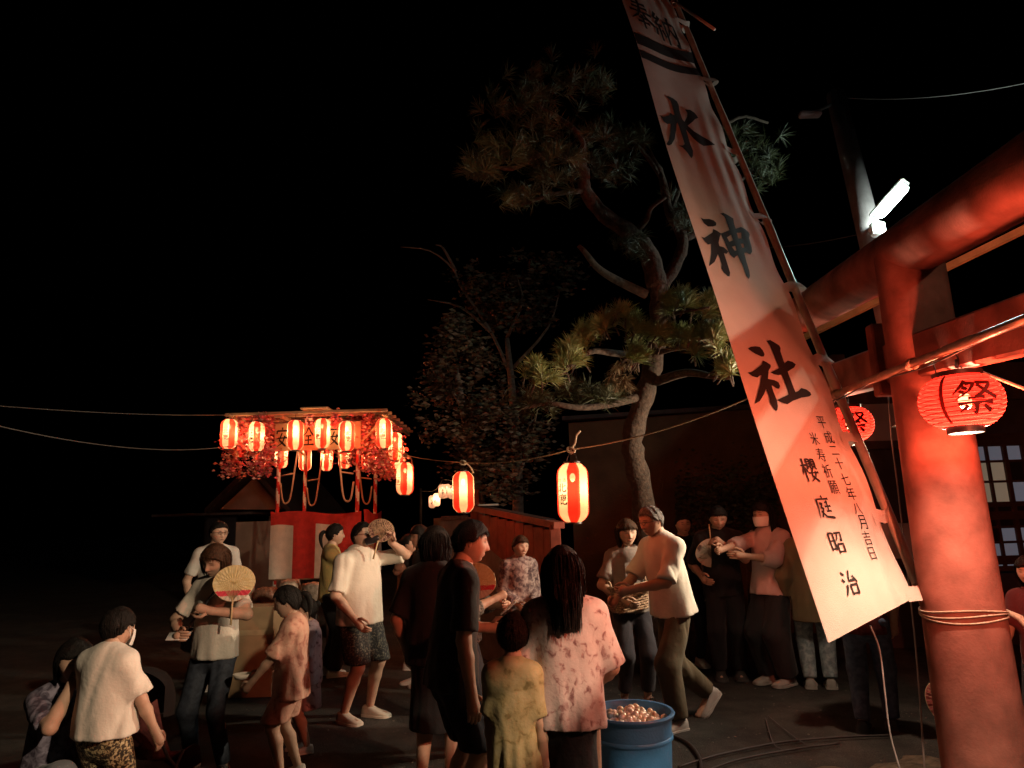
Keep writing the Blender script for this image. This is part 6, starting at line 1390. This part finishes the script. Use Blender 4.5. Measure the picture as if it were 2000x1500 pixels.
# ================================================================== tub of shiny balls
tb = at(1232, 1398, 3.95); TBZ = .50; tc_ = Vector((tb.x, tb.y, 0)); tub = empty('plastic_tub', tc_, 'round blue plastic tub filled with small shiny balls', 'tub')
BLUE = mat('blue_plastic', (.055, .21, .46), .38, .12, 5, .12, 60, spec=.5)
prof = [(.0, 0), (.20, 0), (.205, .01), (.228, TBZ - .06), (.232, TBZ - .03), (.245, TBZ - .022), (.252, TBZ - .004), (.246, TBZ + .006), (.232, TBZ + .004), (.226, TBZ - .02), (.222, TBZ - .06), (.20, .03), (0, .03)]
MB().lathe(prof, tc_, 56).build('shell', BLUE, tub, auto=50)
MB().lathe([(.2285, TBZ - .14), (.234, TBZ - .135), (.234, TBZ - .12), (.229, TBZ - .115)], tc_, 56).build('band', BLUE, tub)
MB().lathe([(.0, TBZ - .105), (.221, TBZ - .105)], tc_, 40).build('water', mat('tub_water', (.02, .025, .03), .08, .1, 5, .1, 25), tub)
GOLD = [mat('ball_gold', (.76, .70, .56), .3, .3, 30, metal=.25, spec=.6), mat('ball_brown', (.60, .50, .36), .3, .4, 30, metal=.25, spec=.6), mat('ball_pale', (.84, .80, .70), .3, .3, 30, metal=.2, spec=.6)]
ballm = []
for k, m_ in enumerate(GOLD):
    q = MB().ell((0, 0, 0), (.021, .0205, .018), seg=12, rings=8); o = q.build('shiny_ball', m_, loc=(0, 0, 0)); ballm.append(o.data); bpy.data.objects.remove(o)
random.seed(41); placed = []
while len(placed) < 170:
    t = random.uniform(0, 6.283); rr = .205 * math.sqrt(random.random()); x, y = rr * math.cos(t), rr * math.sin(t)
    hgt = TBZ - .085 + .065 * math.exp(-((x - .02) ** 2 + (y - .05) ** 2) / .018); zz = hgt + random.uniform(-.006, .008)
    if any((x - a) ** 2 + (y - b_) ** 2 + (zz - c) ** 2 < .030 ** 2 for a, b_, c in placed):
        if random.random() < .985: continue
        zz += .02
    placed.append((x, y, zz))
for x, y, zz in placed:
    o = bpy.data.objects.new('shiny_ball', random.choice(ballm)); COL.objects.link(o); o.location = tc_ + Vector((x, y, zz)); o.rotation_euler = (random.random() * 6, random.random() * 6, random.random() * 6); o.scale = [random.uniform(.85, 1.15)] * 3
    tag(o, 'small shiny pale golden ball heaped in the blue tub', 'ball', 'shiny balls in the blue tub')

# ================================================================== stroller, table with packed goods, cables
s0 = at(318, 1420, 4.1); s0 = Vector((-2.06, 4.1, 0)); stv = empty('stroller', s0, 'dark red child stroller with black hood beside the child in leopard trousers', 'stroller')
RC = ramp_mat('stroller_red', [(.4, (.10, .025, .025)), (.6, (.20, .06, .055))], scale=12); BK = mat('stroller_black', (.008, .008, .009), .85, .2)
hoodc = s0 + Vector((.02, .05, .80)); b = MB(); V = []
for j in range(9):
    e = R(-20 + 125 * j / 8)
    for i in range(13):
        t = math.pi * i / 12; V.append(hoodc + Vector((.19 * math.cos(t), -.02 - .26 * math.cos(e) * math.sin(t) + .1, .26 * math.sin(e) * (.55 + .45 * math.sin(t)))))
b.add(V, [(j * 13 + i, j * 13 + i + 1, (j + 1) * 13 + i + 1, (j + 1) * 13 + i) for j in range(8) for i in range(12)]); b.build('hood', BK, stv)
b = MB(); V = []
for j, (yy, zz, ww) in enumerate([(.20, .82, .17), (.14, .62, .18), (.06, .46, .185), (-.06, .42, .185), (-.20, .44, .18), (-.27, .40, .17), (-.31, .28, .16)]):
    for i in range(9): q = -1 + 2 * i / 8; V.append(s0 + Vector((q * ww, yy, zz + .06 * q * q + .004 * math.sin(i * 3 + j))))
b.add(V, [(j * 9 + i, j * 9 + i + 1, (j + 1) * 9 + i + 1, (j + 1) * 9 + i) for j in range(6) for i in range(8)]); b.build('seat', RC, stv)
MB().box(s0 + Vector((0, -.02, .24)), (.30, .34, .16), ch=.03).build('basket', RC, stv, auto=40)
STL = mat('stroller_tube', (.03, .03, .032), .45)
for s_ in (-1, 1):
    MB().tube([s0 + Vector((s_ * .2, .40, .98)), s0 + Vector((s_ * .2, .1, .5)), s0 + Vector((s_ * .2, -.30, .10))], .011, 8).build('frame_tube', STL, stv); MB().tube([s0 + Vector((s_ * .2, -.05, .5)), s0 + Vector((s_ * .2, .26, .10))], .011, 8).build('frame_tube', STL, stv)
    for yy in (-.30, .26):
        c = s0 + Vector((s_ * .215, yy, .085)); wh = MB().tube([c + Vector((0, .072 * math.cos(t), .072 * math.sin(t))) for t in np.linspace(0, 6.283, 25)], .013, 8, cap=False).build('wheel', BK, stv)
        MB().tube([c - Vector((.018, 0, 0)), c + Vector((.018, 0, 0))], .045, 14).build('hub', STL, wh)
MB().tube([s0 + Vector((-.2, .40, .98)), s0 + Vector((.2, .40, .98))], .014, 8).build('push_bar', BK, stv); stv.rotation_euler = (0, 0, R(168)); stv.scale = (.82, .82, .82)
t0_ = at(545, 1160, 8.6); tx0, ty0 = t0_.x, 8.5
tab = empty('trestle_table', (tx0, ty0, 0), 'trestle table heaped with packed goods in front of the tower', 'table'); tzz = atY(545, 1175, ty0).z
MB().box((tx0, ty0, tzz), (1.5, .6, .03), ch=.006).build('tabletop', mat('table_ply', (.22, .15, .09), .8), tab, smooth=False)
for sx_ in (-1, 1):
    for sy_ in (-1, 1): MB().tube([(tx0 + sx_ * .66, ty0 + sy_ * .24, tzz - .015), (tx0 + sx_ * .68, ty0 + sy_ * .26, 0)], .016, 8).build('leg', mat('dark_post', 0), tab)
PK = [mat('pack_film', (.46, .34, .26), .35, .3, 25, .6, 30), mat('pack_rust', (.30, .14, .09), .5, .3, 25, .6, 30), mat('card_box', (.34, .23, .13), .9, .15, 8)]
PL = ['pale clear pack at the left end of the trestle table', 'folded pale pack second from left on the table', 'rust coloured pack at the middle of the table', 'clear pack right of the middle on the trestle table', 'long pale pack at the right end of the table']
for k, (dx, w_, h_, m_) in enumerate([(-.55, .24, .20, 0), (-.28, .22, .22, 0), (.0, .26, .15, 1), (.28, .24, .23, 0), (.56, .28, .19, 0)]):
    b = MB(); V = []; n_ = 16
    for j in range(6):
        for i in range(n_):
            t = 2 * math.pi * i / n_; k_ = (1, 1.05, 1.0, .92, .75, .4)[j] * (1 + .09 * math.sin(i * 2.7 + j * 1.3 + k)); V.append((tx0 + dx + w_ / 2 * k_ * np.sign(math.cos(t)) * abs(math.cos(t)) ** .6, ty0 + .14 * k_ * np.sign(math.sin(t)) * abs(math.sin(t)) ** .6, tzz + .016 + h_ * (0, .2, .5, .8, .95, 1.0)[j] + .012 * math.sin(i * 1.9 + j)))
    b.add(V, [(j * n_ + i, j * n_ + (i + 1) % n_, (j + 1) * n_ + (i + 1) % n_, (j + 1) * n_ + i) for j in range(5) for i in range(n_)] + [tuple(range(5 * n_, 6 * n_))]); tag(b.build('goods_pack', PK[m_]), PL[k], 'pack', 'packs on the trestle table')
cbx = at(505, 1205, 6.9); bx_ = empty('cardboard_box', (cbx.x, cbx.y, 0), 'brown cardboard boxes stacked on the ground behind the woman with the fan', 'box')
MB().box((cbx.x, cbx.y, .42), (.42, .32, .84), ch=.004).build('carton', PK[2], bx_, smooth=False); MB().box((cbx.x, cbx.y - .162, .60), (.43, .003, .05)).build('tape', mat('tape', (.4, .3, .18), .4), bx_, smooth=False)
CAB = mat('black_cable', 0)
for k, (pts, lb) in enumerate([([(1310, 1436), (1345, 1452), (1366, 1480), (1370, 1510)], 'black hose curling down beside the blue tub'), ([(1325, 1498), (1390, 1478), (1460, 1462), (1540, 1448), (1640, 1440), (1740, 1436)], 'long black cable crossing the ground towards the gate'), ([(1380, 1505), (1450, 1482), (1560, 1462), (1640, 1452)], 'second cable lying along the soil verge'), ([(1495, 1402), (1510, 1450), (1530, 1465)], 'short loose cord on the dark ground'), ([(1500, 1398), (1550, 1438), (1572, 1452)], 'thin cord slanting across the dark ground')]):
    P = spline([ground(u, v, .02) for u, v in pts], 6); tag(MB().tube(P, (.012, .008, .007, .003, .003)[k], 7).build('ground_cable', CAB if k < 3 else mat('floor_cord', (.09, .085, .09), .7)), lb, 'cable')
# two light cords hanging by the gate
b = MB().tube(spline([at(1735, 772, 4.6), at(1742, 860, 4.4), at(1752, 940, 4.3), at(1768, 1080, 4.1), at(1785, 1230, 4.0), at(1796, 1360, 3.9), at(1806, 1505, 3.75)], 6), .0045, 6); tag(b.build('hanging_cord', mat('grey_cord', (.3, .27, .26), .7)), 'thin cord hanging down just left of the gate pillar', 'cord')
b = MB().tube(spline([at(1700, 1222, 3.75), at(1718, 1270, 3.75), at(1728, 1350, 3.7), at(1738, 1430, 3.65), at(1758, 1505, 3.6)], 6), .0045, 6); tag(b.build('hanging_cord', mat('grey_cord', 0)), 'thin cord dangling from under the banner hem', 'cord')
b = MB().tube([at(1905, 722, 3.5), at(2080, 790, 3.0)], .008, 8); tag(b.build('guy_rope', mat('rope', 0)), 'straight red lit rope slanting down right of the oval lantern', 'rope')

# ================================================================== lamp under the hall eave, behind the gate
LB = Vector((3.42, 5.85, 2.28)); el_ = empty('eave_lamp', LB + Vector((0, 0, .05)), 'small hooded lamp hung behind the gate pillar, pointing at the crowd', 'lamp')
MB().lathe([(.02, .14), (.03, .12), (.05, .07), (.14, .03), (.145, .025), (.045, .065), (.02, .12)], LB, 24).build('shade', mat('enamel_white', 0), el_)
MB().tube([LB + Vector((0, 0, .14)), LB + Vector((.1, .5, .5)), LB + Vector((.25, 1.2, .8))], .008, 6).build('flex', CAB, el_)
light('eave_lamp_bulb', 'SPOT', LB + Vector((-.02, 0, -.03)), 820, (1, .80, .55), .05, el_, Vector((-2.0, 5.6, 2.9)), R(118), 1.0)

# loose grit on the asphalt: far too many and too small to count
gb = MB(); random.seed(5)
for k in range(2600):
    x, y = random.uniform(-3.2, 3.2), random.uniform(2.6, 9.5); s_ = random.choice((.003, .004, .005, .007, .011)); zz = 0.012 * math.sin(x * 1.7 + y) * math.cos(y * 1.1 - x * .6)
    a_ = random.uniform(0, 6.28); c_ = Vector((x, y, zz + s_ * .3)); d1 = Vector((math.cos(a_), math.sin(a_), 0)) * s_; d2 = Vector((-math.sin(a_), math.cos(a_), 0)) * s_ * random.uniform(.5, 1)
    up_ = Vector((0, 0, s_ * .7)); gb.add([c_ + d1, c_ + d2, c_ - d1, c_ - d2, c_ + up_], [(0, 1, 4), (1, 2, 4), (2, 3, 4), (3, 0, 4)])
tag(gb.build('grit', mat('grit_stone', (.12, .10, .085), .9, .5, 30), smooth=False, loc=(0, 0, 0)), 'loose grit scattered on the asphalt', 'grit', kind='stuff')
